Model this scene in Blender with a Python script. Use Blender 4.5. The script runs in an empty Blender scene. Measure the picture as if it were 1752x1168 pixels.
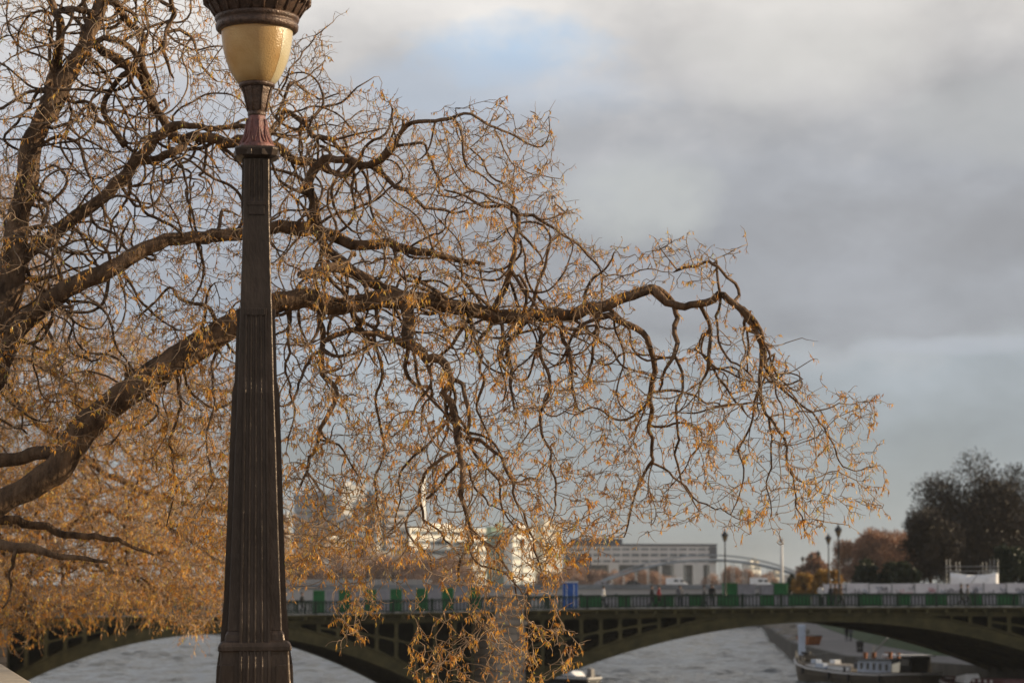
import bpy, bmesh, math, random
import numpy as np
from mathutils import Vector, Matrix, Euler, noise as mnoise
R = math.radians
random.seed(7)
rng = np.random.default_rng(11)
scene = bpy.context.scene
col = scene.collection

# ------------------------------------------------------------------ camera
W_PX, H_PX = 1752.0, 1168.0
F_PX = 3893.0                      # 80 mm on a 36 mm frame
PITCH = math.atan(416.0 / F_PX)
CAM = Vector((0, 0, 9.7))          # river level is z = 0
cd = bpy.data.cameras.new('camera')
cd.sensor_width = 36.0
cd.lens = 80.0
cd.clip_start = 0.5
cd.clip_end = 6000
cd.dof.use_dof = True
cd.dof.focus_distance = 17.5
cd.dof.aperture_fstop = 3.3
cam = bpy.data.objects.new('camera', cd)
cam.location = CAM
cam.rotation_euler = (R(90) + PITCH, 0, 0)
col.objects.link(cam)
scene.camera = cam
scene.view_settings.view_transform = 'Standard'
scene.view_settings.look = 'None'
scene.view_settings.exposure = 0.2
scene.view_settings.gamma = 1.0

# ------------------------------------------------------------------ sun and sky
SUN_EL = R(15)
SUN_AZ = math.atan2(1.0, 0.10)    # clockwise from +Y: low, square from the right
sdir = Vector((math.sin(SUN_AZ) * math.cos(SUN_EL), math.cos(SUN_AZ) * math.cos(SUN_EL), math.sin(SUN_EL)))
sl = bpy.data.lights.new('sun', 'SUN')
sl.energy = 5.0
sl.angle = R(0.5)
sl.color = (1.0, 0.80, 0.54)
so = bpy.data.objects.new('sun', sl)
so.rotation_euler = sdir.to_track_quat('Z', 'Y').to_euler()
so.location = (60, 20, 60)
col.objects.link(so)

world = bpy.data.worlds.new('World')
scene.world = world
world.use_nodes = True
wt = world.node_tree
wt.nodes.clear()
def wn(kind, **kw):
    n = wt.nodes.new(kind)
    for k, v in kw.items():
        setattr(n, k, v)
    return n
def wl(a, b):
    wt.links.new(a, b)
def wmath(op, a, b=None, clamp=False):
    n = wn('ShaderNodeMath', operation=op)
    n.use_clamp = clamp
    for i, v in enumerate((a, b)):
        if v is None:
            continue
        if isinstance(v, (int, float)):
            n.inputs[i].default_value = v
        else:
            wl(v, n.inputs[i])
    return n.outputs[0]
out = wn('ShaderNodeOutputWorld')
sky = wn('ShaderNodeTexSky', sky_type='NISHITA')
sky.sun_disc = False
sky.sun_elevation = SUN_EL
sky.sun_rotation = SUN_AZ
bg_sky = wn('ShaderNodeBackground')
bg_sky.inputs['Strength'].default_value = 0.10
wl(sky.outputs[0], bg_sky.inputs['Color'])
tc = wn('ShaderNodeTexCoord')
def wnoise(scale, detail, rough, stretch, off=(0, 0, 0)):
    mp = wn('ShaderNodeMapping')
    mp.inputs['Scale'].default_value = stretch
    mp.inputs['Location'].default_value = off
    wl(tc.outputs['Generated'], mp.inputs['Vector'])
    n = wn('ShaderNodeTexNoise')
    n.inputs['Scale'].default_value = scale
    n.inputs['Detail'].default_value = detail
    n.inputs['Roughness'].default_value = rough
    wl(mp.outputs[0], n.inputs['Vector'])
    return n.outputs['Fac']
sep = wn('ShaderNodeSeparateXYZ')
wl(tc.outputs['Generated'], sep.inputs[0])
n_big = wnoise(5.0, 4.0, 0.5, (1.0, 1.0, 2.2), (3.1, 0.4, 1.7))
n_mid = wnoise(13.0, 5.0, 0.52, (1.0, 1.0, 1.8), (0.3, 2.0, 5.1))
n_edge = wnoise(30.0, 5.0, 0.6, (1.0, 1.0, 1.5), (1.3, 0.2, 0.6))
# elevation of the cloud decks, edges broken up by noise
zd = wmath('ADD', sep.outputs['Z'], wmath('MULTIPLY', wmath('SUBTRACT', n_edge, 0.5), 0.030))
zd = wmath('ADD', zd, wmath('MULTIPLY', wmath('SUBTRACT', n_mid, 0.5), 0.05))
zm = wmath('MULTIPLY', zd, 2.0)
ramp = wn('ShaderNodeValToRGB')
wl(zm, ramp.inputs[0])
cr = ramp.color_ramp
stops = [(0.0, (.34, .36, .35)), (0.06, (.32, .345, .345)), (0.12, (.29, .32, .335)), (0.185, (.325, .36, .39)),
         (0.205, (.35, .375, .40)), (0.222, (.300, .315, .34)), (0.30, (.325, .34, .37)), (0.37, (.37, .385, .415)),
         (0.44, (.50, .495, .50)), (0.50, (.63, .61, .59)), (0.60, (.66, .635, .60)), (1.0, (.47, .48, .52))]
while len(cr.elements) < len(stops):
    cr.elements.new(0.5)
for e, (p, c) in zip(cr.elements, stops):
    e.position = p
    e.color = (*c, 1)
# soft lumps of light and dark inside the cloud
lum = wmath('ADD', 1.0, wmath('MULTIPLY', wmath('SUBTRACT', n_big, 0.5), 0.62))
lum = wmath('ADD', lum, wmath('MULTIPLY', wmath('SUBTRACT', n_mid, 0.5), 0.72))
mul = wn('ShaderNodeVectorMath', operation='SCALE')
wl(ramp.outputs[0], mul.inputs[0])
wl(lum, mul.inputs['Scale'])
def pix_dir(px, py):
    d = Vector((1, 0, 0)) * ((px - 876) / F_PX) + Vector((0, math.cos(PITCH), math.sin(PITCH))) \
        + Vector((0, -math.sin(PITCH), math.cos(PITCH))) * ((584 - py) / F_PX)
    return d.normalized()
def patch(px, py, rx, rz, noise_amt=0.9):
    """a soft gap or lump in the clouds round one compass direction"""
    c = pix_dir(px, py)
    dx = wmath('MULTIPLY', wmath('SUBTRACT', sep.outputs['X'], c.x), 1.0 / rx)
    dz = wmath('MULTIPLY', wmath('SUBTRACT', sep.outputs['Z'], c.z), 1.0 / rz)
    d2 = wmath('ADD', wmath('MULTIPLY', dx, dx), wmath('MULTIPLY', dz, dz))
    d2 = wmath('ADD', d2, wmath('MULTIPLY', wmath('SUBTRACT', n_edge, 0.5), noise_amt * 2.2))
    d2 = wmath('ADD', d2, wmath('MULTIPLY', wmath('SUBTRACT', n_mid, 0.5), noise_amt * 1.6))
    m = wmath('SUBTRACT', 1.0, d2, True)
    yf = wmath('GREATER_THAN', sep.outputs['Y'], 0.0)
    return wmath('MULTIPLY', m, yf)
cur = mul.outputs[0]
for px, py, rx, rz, colr, amt in ((875, 80, .047, .017, (.40, .55, .73), .75), (815, 160, .085, .020, (.43, .50, .60), .6),
                                  (1090, 335, .045, .025, (.50, .52, .51), .65), (1390, 90, .06, .03, (.66, .65, .62), .55), (1700, 210, .06, .02, (.47, .48, .48), .5),
                                  (1640, 590, .055, .0045, (.42, .45, .50), .55), (1180, 612, .05, .003, (.38, .41, .46), .5),
                                  (150, 250, .12, .06, (.50, .55, .64), .5), (250, 560, .12, .05, (.36, .42, .50), .5),
                                  (1600, 390, .09, .025, (.29, .295, .31), .5), (1010, 225, .06, .016, (.33, .345, .375), .5)):
    m = patch(px, py, rx, rz)
    mx = wn('ShaderNodeMix', data_type='RGBA')
    wl(wmath('MULTIPLY', m, amt), mx.inputs['Factor'])
    wl(cur, mx.inputs['A'])
    mx.inputs['B'].default_value = (*colr, 1)
    cur = mx.outputs['Result']
bg_cl = wn('ShaderNodeBackground')
wl(cur, bg_cl.inputs['Color'])
bg_cl.inputs['Strength'].default_value = 1.0
# broken cover overhead: the clear sky shows through well above the frame
cov = wn('ShaderNodeMapRange')
wl(sep.outputs['Z'], cov.inputs['Value'])
cov.inputs['From Min'].default_value = 0.35
cov.inputs['From Max'].default_value = 0.75
cov.inputs['To Min'].default_value = 1.0
cov.inputs['To Max'].default_value = 0.55
mixw = wn('ShaderNodeMixShader')
wl(cov.outputs[0], mixw.inputs[0])
wl(bg_sky.outputs[0], mixw.inputs[1])
wl(bg_cl.outputs[0], mixw.inputs[2])
wl(mixw.outputs[0], out.inputs['Surface'])

# ------------------------------------------------------------------ helpers
def at(px, py, Y):
    """world point at depth Y seen at photograph pixel (px, py)"""
    d = pix_dir(px, py)
    return CAM + d * (Y / d.y)

def zat(py, Y):
    return at(876, py, Y).z

def xat(px, Y):
    return at(px, 1000, Y).x

class MB:
    """collects vertices and faces for ONE mesh"""
    def __init__(self):
        self.v, self.f, self.m = [], [], []
    def add(self, vs, fs, mi=0):
        o = len(self.v)
        self.v.extend(tuple(p) for p in vs)
        self.f.extend(tuple(i + o for i in f) for f in fs)
        self.m.extend([mi] * len(fs))
    def box(self, c, s, rz=0.0, mi=0, rot=None):
        hx, hy, hz = s[0] / 2, s[1] / 2, s[2] / 2
        M = rot if rot is not None else Matrix.Rotation(rz, 3, 'Z')
        vs = [Vector(c) + M @ Vector((x, y, z)) for z in (-hz, hz) for x, y in ((-hx, -hy), (hx, -hy), (hx, hy), (-hx, hy))]
        self.add(vs, [(3, 2, 1, 0), (4, 5, 6, 7), (0, 1, 5, 4), (1, 2, 6, 5), (2, 3, 7, 6), (3, 0, 4, 7)], mi)
    def bar(self, a, b, w, h, mi=0):
        a, b = Vector(a), Vector(b)
        d = b - a
        L = d.length
        q = d.to_track_quat('X', 'Z').to_matrix()
        self.box((a + b) / 2, (L, w, h), 0, mi, q)
    def tube(self, pts, rad, n=6, mi=0, cap=True):
        pts = [Vector(p) for p in pts]
        if isinstance(rad, (int, float)):
            rad = [rad] * len(pts)
        up = Vector((0.13, 0.31, 0.94))
        vs = []
        for i, p in enumerate(pts):
            t = (pts[min(i + 1, len(pts) - 1)] - pts[max(i - 1, 0)])
            t = t.normalized() if t.length > 1e-9 else Vector((0, 0, 1))
            x = up.cross(t)
            if x.length < 1e-3:
                x = Vector((1, 0, 0)).cross(t)
            x.normalize()
            up = t.cross(x)
            for k in range(n):
                a = 2 * math.pi * k / n
                vs.append(p + (x * math.cos(a) + up * math.sin(a)) * rad[i])
        fs = [(i * n + k, i * n + (k + 1) % n, (i + 1) * n + (k + 1) % n, (i + 1) * n + k)
              for i in range(len(pts) - 1) for k in range(n)]
        if cap:
            fs.append(tuple(range(n - 1, -1, -1)))
            fs.append(tuple((len(pts) - 1) * n + k for k in range(n)))
        self.add(vs, fs, mi)
    def lathe(self, prof, n=24, c=(0, 0, 0), mi=0, wob=None):
        vs = []
        for i, (r, z) in enumerate(prof):
            for k in range(n):
                a = 2 * math.pi * k / n
                rr = r if wob is None else wob(r, z, a, i)
                vs.append((c[0] + rr * math.cos(a), c[1] + rr * math.sin(a), c[2] + z))
        fs = [(i * n + k, i * n + (k + 1) % n, (i + 1) * n + (k + 1) % n, (i + 1) * n + k)
              for i in range(len(prof) - 1) for k in range(n)]
        self.add(vs, fs, mi)
    def loft(self, rings, mi=0, cap=True):
        n = len(rings[0])
        vs = [p for r in rings for p in r]
        fs = [(i * n + k, i * n + (k + 1) % n, (i + 1) * n + (k + 1) % n, (i + 1) * n + k)
              for i in range(len(rings) - 1) for k in range(n)]
        if cap:
            fs.append(tuple(range(n - 1, -1, -1)))
            fs.append(tuple((len(rings) - 1) * n + k for k in range(n)))
        self.add(vs, fs, mi)
    def sheet(self, poly, z, mi=0):
        self.add([(x, y, z) for x, y in poly], [tuple(range(len(poly)))], mi)
    def prism(self, poly, z0, z1, mi=0):
        n = len(poly)
        self.loft([[(x, y, z0) for x, y in poly], [(x, y, z1) for x, y in poly]], mi)
    def build(self, name, mats, parent=None, smooth=False, bevel=0.0, fix=True):
        me = bpy.data.meshes.new(name)
        me.from_pydata(self.v, [], self.f)
        if not isinstance(mats, (list, tuple)):
            mats = [mats]
        for m in mats:
            me.materials.append(m)
        if len(mats) > 1:
            me.polygons.foreach_set('material_index', self.m)
        if fix:
            bm = bmesh.new()
            bm.from_mesh(me)
            bmesh.ops.recalc_face_normals(bm, faces=bm.faces)
            bm.to_mesh(me)
            bm.free()
        if smooth:
            me.polygons.foreach_set('use_smooth', [True] * len(me.polygons))
        me.update()
        o = bpy.data.objects.new(name, me)
        col.objects.link(o)
        if parent is not None:
            o.parent = parent
            o.matrix_parent_inverse = Matrix.Identity(4)
        if bevel > 0:
            b = o.modifiers.new('bevel', 'BEVEL')
            b.width = bevel
            b.segments = 2
            b.limit_method = 'ANGLE'
        return o

def build_each(mb, name, mats, parent=None, **kw):
    """one object per connected piece collected in mb"""
    up = list(range(len(mb.v)))
    def fd(a):
        while up[a] != a:
            up[a] = up[up[a]]
            a = up[a]
        return a
    for f in mb.f:
        for q in f[1:]:
            up[fd(q)] = fd(f[0])
    grp = {}
    for k, f in enumerate(mb.f):
        grp.setdefault(fd(f[0]), []).append(k)
    res = []
    for ks in grp.values():
        b = MB()
        mp = {}
        for k in ks:
            fc = []
            for q in mb.f[k]:
                if q not in mp:
                    mp[q] = len(b.v)
                    b.v.append(mb.v[q])
                fc.append(mp[q])
            b.f.append(tuple(fc))
            b.m.append(mb.m[k])
        res.append(b.build(name, mats, parent, **kw))
    return res

def tag(o, label=None, cat=None, group=None, kind=None):
    if label:
        o['label'] = label
    if cat:
        o['category'] = cat
    if group:
        o['group'] = group
    if kind:
        o['kind'] = kind
    return o

def thing(name, label, cat, loc=(0, 0, 0), rz=0.0, group=None):
    o = bpy.data.objects.new(name, None)
    o.location = loc
    o.rotation_euler = (0, 0, rz)
    o.empty_display_size = 0.3
    col.objects.link(o)
    return tag(o, label, cat, group)

def dup(root, loc, rz=0.0, label=None, group=None, scale=None):
    r = root.copy()
    col.objects.link(r)
    r.location = loc
    r.rotation_euler = (0, 0, rz)
    if scale:
        r.scale = (scale, scale, scale)
    if label:
        r['label'] = label
    if group:
        r['group'] = group
    for ch in list(root.children):
        c = ch.copy()
        col.objects.link(c)
        c.parent = r
        for g in list(ch.children):
            d = g.copy()
            col.objects.link(d)
            d.parent = c
    return r

def ordw(n):
    return ['first', 'second', 'third', 'fourth', 'fifth', 'sixth', 'seventh', 'eighth', 'ninth', 'tenth', 'eleventh',
            'twelfth', 'thirteenth', 'fourteenth', 'fifteenth', 'sixteenth', 'seventeenth', 'eighteenth'][n]

# ------------------------------------------------------------------ materials
def mat(name, c, rough=0.8, metal=0.0, var=0.25, scale=3.0, c2=None, bump=0.0, bscale=None, spec=0.4, stretch=(1, 1, 1), detail=6.0):
    """Principled material whose colour wanders between c and c2 with object-space noise"""
    m = bpy.data.materials.new(name)
    m.use_nodes = True
    nt = m.node_tree
    b = nt.nodes['Principled BSDF']
    b.inputs['Roughness'].default_value = rough
    b.inputs['Metallic'].default_value = metal
    b.inputs['Specular IOR Level'].default_value = spec
    t = nt.nodes.new('ShaderNodeTexCoord')
    mp = nt.nodes.new('ShaderNodeMapping')
    mp.inputs['Scale'].default_value = stretch
    nt.links.new(t.outputs['Object'], mp.inputs[0])
    n = nt.nodes.new('ShaderNodeTexNoise')
    n.inputs['Scale'].default_value = scale
    n.inputs['Detail'].default_value = detail
    n.inputs['Roughness'].default_value = 0.62
    nt.links.new(mp.outputs[0], n.inputs['Vector'])
    r = nt.nodes.new('ShaderNodeValToRGB')
    if c2 is None:
        c2 = tuple(x * (1 - var) for x in c)
        c1 = tuple(min(1, x * (1 + var)) for x in c)
    else:
        c1 = c
    r.color_ramp.elements[0].position = 0.33
    r.color_ramp.elements[1].position = 0.67
    r.color_ramp.elements[0].color = (*c2, 1)
    r.color_ramp.elements[1].color = (*c1, 1)
    nt.links.new(n.outputs['Fac'], r.inputs[0])
    nt.links.new(r.outputs[0], b.inputs['Base Color'])
    if bump > 0:
        nb = nt.nodes.new('ShaderNodeTexNoise')
        nb.inputs['Scale'].default_value = bscale or scale * 4
        nb.inputs['Detail'].default_value = 5
        nt.links.new(mp.outputs[0], nb.inputs['Vector'])
        bp = nt.nodes.new('ShaderNodeBump')
        bp.inputs['Strength'].default_value = bump
        bp.inputs['Distance'].default_value = 0.05
        nt.links.new(nb.outputs['Fac'], bp.inputs['Height'])
        nt.links.new(bp.outputs[0], b.inputs['Normal'])
    return m

def leaf_mat(name, stops, transl=0.45):
    """thin leaf: colour picked per leaf from an attribute, part of the light passes through"""
    m = bpy.data.materials.new(name)
    m.use_nodes = True
    nt = m.node_tree
    nt.nodes.clear()
    o = nt.nodes.new('ShaderNodeOutputMaterial')
    a = nt.nodes.new('ShaderNodeAttribute')
    a.attribute_name = 'tint'
    r = nt.nodes.new('ShaderNodeValToRGB')
    e = r.color_ramp.elements
    while len(e) < len(stops):
        e.new(0.5)
    for el, (p, c) in zip(e, stops):
        el.position = p
        el.color = (*c, 1)
    nt.links.new(a.outputs['Fac'], r.inputs[0])
    d = nt.nodes.new('ShaderNodeBsdfDiffuse')
    t = nt.nodes.new('ShaderNodeBsdfTranslucent')
    g = nt.nodes.new('ShaderNodeBsdfGlossy')
    g.inputs['Roughness'].default_value = 0.45
    g.inputs['Color'].default_value = (1, 1, 1, 1)
    x = nt.nodes.new('ShaderNodeMixShader')
    x.inputs[0].default_value = transl
    y = nt.nodes.new('ShaderNodeMixShader')
    y.inputs[0].default_value = 0.035
    nt.links.new(r.outputs[0], d.inputs[0])
    nt.links.new(r.outputs[0], t.inputs[0])
    nt.links.new(d.outputs[0], x.inputs[1])
    nt.links.new(t.outputs[0], x.inputs[2])
    nt.links.new(x.outputs[0], y.inputs[1])
    nt.links.new(g.outputs[0], y.inputs[2])
    nt.links.new(y.outputs[0], o.inputs[0])
    return m

def brick_mat(name, c, c2, mortar, bw, bh, rough=0.85, ms=0.02, axis='XZ'):
    """coursed stone"""
    m = bpy.data.materials.new(name)
    m.use_nodes = True
    nt = m.node_tree
    b = nt.nodes['Principled BSDF']
    b.inputs['Roughness'].default_value = rough
    t = nt.nodes.new('ShaderNodeTexCoord')
    s = nt.nodes.new('ShaderNodeSeparateXYZ')
    nt.links.new(t.outputs['Object'], s.inputs[0])
    cb = nt.nodes.new('ShaderNodeCombineXYZ')
    ad = nt.nodes.new('ShaderNodeMath')
    ad.operation = 'ADD'
    nt.links.new(s.outputs['X'], ad.inputs[0])
    nt.links.new(s.outputs['Y'], ad.inputs[1])
    nt.links.new(ad.outputs[0], cb.inputs[0])
    nt.links.new(s.outputs['Z'], cb.inputs[1])
    k = nt.nodes.new('ShaderNodeTexBrick')
    k.inputs['Scale'].default_value = 1.0
    k.inputs['Brick Width'].default_value = bw
    k.inputs['Row Height'].default_value = bh
    k.inputs['Mortar Size'].default_value = ms
    k.inputs['Color1'].default_value = (*c, 1)
    k.inputs['Color2'].default_value = (*c2, 1)
    k.inputs['Mortar'].default_value = (*mortar, 1)
    nt.links.new(cb.outputs[0], k.inputs['Vector'])
    n = nt.nodes.new('ShaderNodeTexNoise')
    n.inputs['Scale'].default_value = 0.9
    n.inputs['Detail'].default_value = 8
    nt.links.new(t.outputs['Object'], n.inputs['Vector'])
    rr = nt.nodes.new('ShaderNodeMapRange')
    rr.inputs['From Min'].default_value = 0.3
    rr.inputs['From Max'].default_value = 0.7
    rr.inputs['To Min'].default_value = 0.72
    rr.inputs['To Max'].default_value = 1.15
    nt.links.new(n.outputs['Fac'], rr.inputs['Value'])
    v = nt.nodes.new('ShaderNodeVectorMath')
    v.operation = 'SCALE'
    nt.links.new(k.outputs['Color'], v.inputs[0])
    nt.links.new(rr.outputs[0], v.inputs['Scale'])
    nt.links.new(v.outputs[0], b.inputs['Base Color'])
    return m

M = {}
M['post'] = mat('brown_painted_iron', (.050, .036, .028), 0.31, 0.0, .4, 9, bump=.14, bscale=60, spec=.38, stretch=(1, 1, .3))
M['post'].node_tree.nodes['Principled BSDF'].inputs['Specular Tint'].default_value = (1.0, .78, .62, 1)
M['post_red'] = mat('weathered_red_bronze', (.27, .10, .078), 0.5, 0.0, c2=(.13, .055, .046), scale=22, bump=.25, bscale=90, spec=.5)
M['post_bronze'] = mat('dark_bronze', (.15, .088, .058), 0.36, 0.2, c2=(.055, .034, .025), scale=26, bump=.25, bscale=90, spec=.4)
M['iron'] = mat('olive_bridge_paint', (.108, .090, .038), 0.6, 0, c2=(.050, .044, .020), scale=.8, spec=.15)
M['iron_dark'] = mat('shaded_olive_iron', (.030, .027, .012), 0.8, 0, c2=(.014, .013, .007), scale=.6, spec=.2)  # shade behind the openings and under the deck is put into this colour
M['rail'] = mat('dark_green_railing_paint', (.024, .040, .027), 0.6, 0, .3, 2.0, spec=.2)
M['rib_bottom'] = mat('shaded_soffit_iron', (.045, .036, .018), 0.8, 0, c2=(.022, .019, .011), scale=1.5, spec=.15)  # inner ribs: bridge paint darkened, the shade under the arches put into the colour
M['pier'] = brick_mat('pier_limestone', (.36, .295, .235), (.28, .235, .19), (.08, .065, .055), 2.0, .62, ms=.035)
M['quay_stone'] = brick_mat('quay_limestone', (.30, .27, .23), (.24, .215, .185), (.10, .09, .08), 1.2, .45)
M['parapet'] = mat('sunlit_limestone', (.50, .42, .31), .85, 0, c2=(.34, .28, .21), scale=2.5, bump=.3, bscale=14)
M['asphalt'] = mat('asphalt', (.055, .054, .052), .9, 0, .3, 1.2)
M['paving'] = mat('grey_quay_paving', (.20, .18, .165), .9, 0, c2=(.13, .118, .108), scale=.18)
M['kerb'] = mat('pale_kerb_stone', (.46, .44, .42), .8, 0, c2=(.09, .09, .08), scale=.9)
M['green_panel'] = mat('green_works_barrier', (.014, .125, .034), .6, 0, .3, 1.5)
M['grey_panel'] = mat('grey_works_barrier', (.28, .27, .29), .6, 0, .2, 1.5)
M['hoarding'] = mat('white_hoarding', (.80, .75, .75), .8, 0, c2=(.60, .55, .56), scale=.9)
M['graffiti'] = mat('dark_spray_paint', (.035, .03, .05), .8, 0, .3, 2)
M['graffiti_pink'] = mat('pink_spray_paint', (.55, .20, .22), .8, 0, .3, 2)
M['graffiti_blue'] = mat('blue_grey_spray_paint', (.20, .26, .36), .8, 0, .3, 2)
M['tarp'] = mat('white_scaffold_sheeting', (.86, .85, .85), .7, 0, c2=(.70, .69, .70), scale=1.3)
M['steel'] = mat('galvanised_scaffold', (.27, .27, .27), .45, .5, .2, 4)
M['blue'] = mat('blue_cabin_plastic', (.025, .10, .36), .5, 0, .2, 2)
M['white_paint'] = mat('white_paint', (.78, .78, .78), .5, 0, .12, 2)
M['pale_blue_paint'] = mat('pale_blue_grey_paint', (.46, .52, .62), .5, 0, .15, 2)
M['hull_dark'] = mat('black_hull_paint', (.018, .018, .020), .45, 0, .4, 1.2)
M['hull_olive'] = mat('brown_hull_paint', (.115, .092, .062), .6, 0, c2=(.07, .058, .042), scale=.9)
M['deck_wood'] = mat('grey_boat_deck', (.24, .225, .215), .8, 0, .3, 2)
M['red_boat'] = mat('dull_red_hull', (.075, .022, .022), .6, 0, .3, 1)
M['glass_dark'] = mat('dark_window_glass', (.05, .055, .06), .15, 0, .3, .4, spec=.6)
M['orange'] = mat('terracotta_orange', (.30, .11, .04), .7, 0, .25, 3)
M['black'] = mat('black_cloth', (.018, .018, .020), .9, 0, .3, 4)
M['jacket_red'] = mat('dark_red_cloth', (.16, .022, .025), .9, 0, .3, 4)
M['jacket_grey'] = mat('grey_cloth', (.10, .10, .11), .9, 0, .3, 4)
M['jacket_white'] = mat('pale_cloth', (.6, .58, .56), .9, 0, .1, 4)
M['jacket_brown'] = mat('brown_cloth', (.10, .062, .035), .9, 0, .3, 4)
M['trousers'] = mat('dark_denim', (.03, .034, .05), .9, 0, .3, 4)
M['skin'] = mat('skin', (.30, .18, .13), .6, 0, .1, 6)
M['hair'] = mat('dark_hair', (.025, .018, .014), .7, 0, .3, 8)

# ================================================================== SETTING
# ------------------------------------------------------------------ river
def water_mat():
    m = bpy.data.materials.new('river_water')
    m.use_nodes = True
    nt = m.node_tree
    b = nt.nodes['Principled BSDF']
    b.inputs['Base Color'].default_value = (.060, .062, .058, 1)
    b.inputs['Roughness'].default_value = 0.16
    b.inputs['Specular IOR Level'].default_value = 0.5
    b.inputs['IOR'].default_value = 1.33
    t = nt.nodes.new('ShaderNodeTexCoord')
    hs = None
    for sc, st, wgt, det in ((.10, (1, .45, 1), 0.9, 3), (.42, (1, .5, 1), 0.75, 5), (1.7, (1, .5, 1), 0.28, 4)):
        mp = nt.nodes.new('ShaderNodeMapping')
        mp.inputs['Scale'].default_value = st
        mp.inputs['Rotation'].default_value = (0, 0, R(14))
        nt.links.new(t.outputs['Object'], mp.inputs[0])
        n = nt.nodes.new('ShaderNodeTexNoise')
        n.inputs['Scale'].default_value = sc
        n.inputs['Detail'].default_value = det
        n.inputs['Roughness'].default_value = .6
        n.inputs['Distortion'].default_value = .6
        nt.links.new(mp.outputs[0], n.inputs['Vector'])
        k = nt.nodes.new('ShaderNodeMath')
        k.operation = 'MULTIPLY'
        k.inputs[1].default_value = wgt
        nt.links.new(n.outputs['Fac'], k.inputs[0])
        if hs is None:
            hs = k.outputs[0]
        else:
            a = nt.nodes.new('ShaderNodeMath')
            a.operation = 'ADD'
            nt.links.new(hs, a.inputs[0])
            nt.links.new(k.outputs[0], a.inputs[1])
            hs = a.outputs[0]
    bp = nt.nodes.new('ShaderNodeBump')
    bp.inputs['Strength'].default_value = 1.0
    bp.inputs['Distance'].default_value = 0.9
    nt.links.new(hs, bp.inputs['Height'])
    nt.links.new(bp.outputs[0], b.inputs['Normal'])
    return m
w = MB()
def water_rows():
    # one sheet, fine where the camera can see the waves, coarse elsewhere
    xs_ = np.r_[-330, -200, -120, np.arange(-75, 75.1, .9), 110, 200, 420]
    ys_ = np.r_[-120, 0, 90, 150, np.arange(196, 330, .9), np.arange(330, 560, 1.8), 600, 700, 900]
    X, Yg = np.meshgrid(xs_, ys_)
    r = np.random.default_rng(3)
    Z = np.zeros_like(X)
    for _ in range(60):
        lam = r.uniform(1.9, 5.5)
        th = R(78) + r.normal() * .75
        k = 2 * math.pi / lam
        Z += .019 * lam ** .9 * .55 * np.sin(k * (X * math.cos(th) + Yg * math.sin(th)) + r.uniform(0, 6.28))
    gust = .55 + .45 * np.sin(X * .045 + 1.0 + 1.3 * np.sin(Yg * .021)) * np.sin(Yg * .034 + .6 * np.sin(X * .07))
    ok = (X > -76) & (X < 76) & (Yg > 195) & (Yg < 561)
    Z = np.where(ok, Z * (.45 + .55 * gust), 0)
    ny, nx = X.shape
    w.v = list(zip(X.ravel().tolist(), Yg.ravel().tolist(), Z.ravel().tolist()))
    for j in range(ny - 1):
        for i in range(nx - 1):
            w.f.append((j * nx + i, j * nx + i + 1, (j + 1) * nx + i + 1, (j + 1) * nx + i))
    w.m = [0] * len(w.f)
water_rows()
tag(w.build('river_water', water_mat(), smooth=True, fix=False), kind='structure')

# bank lines (the river's edges), measured from the photograph's waterlines
RB = [(62, -120), (56, 120), (49, 195), (43.5, 215), (35.5, 245), (36.5, 300), (45, 400), (54, 490), (72, 700), (96, 905)]
M['grass'] = mat('bank_grass', (.045, .075, .022), .95, 0, c2=(.03, .045, .016), scale=.6, bump=.4, bscale=6)
M['ground'] = mat('city_ground', (.17, .155, .14), .95, 0, .3, .05)
def bank(name, offs, m, kind='structure'):
    b = MB()
    k = len(offs)
    for x, y in RB:
        for dx, z in offs:
            b.v.append((x + dx, y, z))
    for i in range(len(RB) - 1):
        for j in range(k - 1):
            b.f.append((i * k + j, i * k + j + 1, (i + 1) * k + j + 1, (i + 1) * k + j))
            b.m.append(0)
    return tag(b.build(name, m), kind=kind)
bank('quay_edge', [(0, -2), (0, 2.2), (.55, 2.21)], mat('dark_quay_stone', (.105, .095, .08), .85, 0, c2=(.05, .047, .04), scale=.5))  # quay face and edging coloured darker than the paving
bank('lower_quay', [(.55, 2.205), (9.5, 2.25)], M['paving'])
bank('grass_bank', [(9.5, 2.25), (17.5, 7.55)], M['grass'])
bank('upper_ground', [(17.5, 7.55), (420, 7.6)], M['ground'])
g = MB()
g.sheet([(-3200, 890), (3200, 890), (3200, 5200), (-3200, 5200)], 5.2)
g.add([(-3200, 890, -2), (3200, 890, -2), (3200, 890, 5.2), (-3200, 890, 5.2)], [(0, 1, 2, 3)])
tag(g.build('ground', M['ground']), kind='structure')

# near quay (the lamp, the parapet and the trees stand on it) and the left bank beyond the bridge
PAR = [(9.0, -12), (4.5, 3), (1.2, 9.6), (-0.7, 13.0), (-2.2, 14.5), (-3.33, 16.0), (-4.50, 20.2), (-6.3, 26), (-9.6, 38), (-14.8, 58),
       (-25.5, 100), (-43.5, 193), (-52, 216), (-140, 420), (-330, 900)]     # river face of the parapet
lq = MB()
lq.add([(x - .1, y, 7.95) for x, y in PAR] + [(-420, y, 7.95) for x, y in PAR],
       [(i, i + 1, len(PAR) + i + 1, len(PAR) + i) for i in range(len(PAR) - 1)])
tag(lq.build('quay_pavement', M['paving']), kind='structure')
qw = MB()
qw.add([(x, y, -2) for x, y in PAR] + [(x, y, 7.96) for x, y in PAR],
       [(i, i + 1, len(PAR) + i + 1, len(PAR) + i) for i in range(len(PAR) - 1)])
tag(qw.build('quay_wall', M['quay_stone']), kind='structure')
pw = MB()
P3 = PAR[:12]
rings = []
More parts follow.
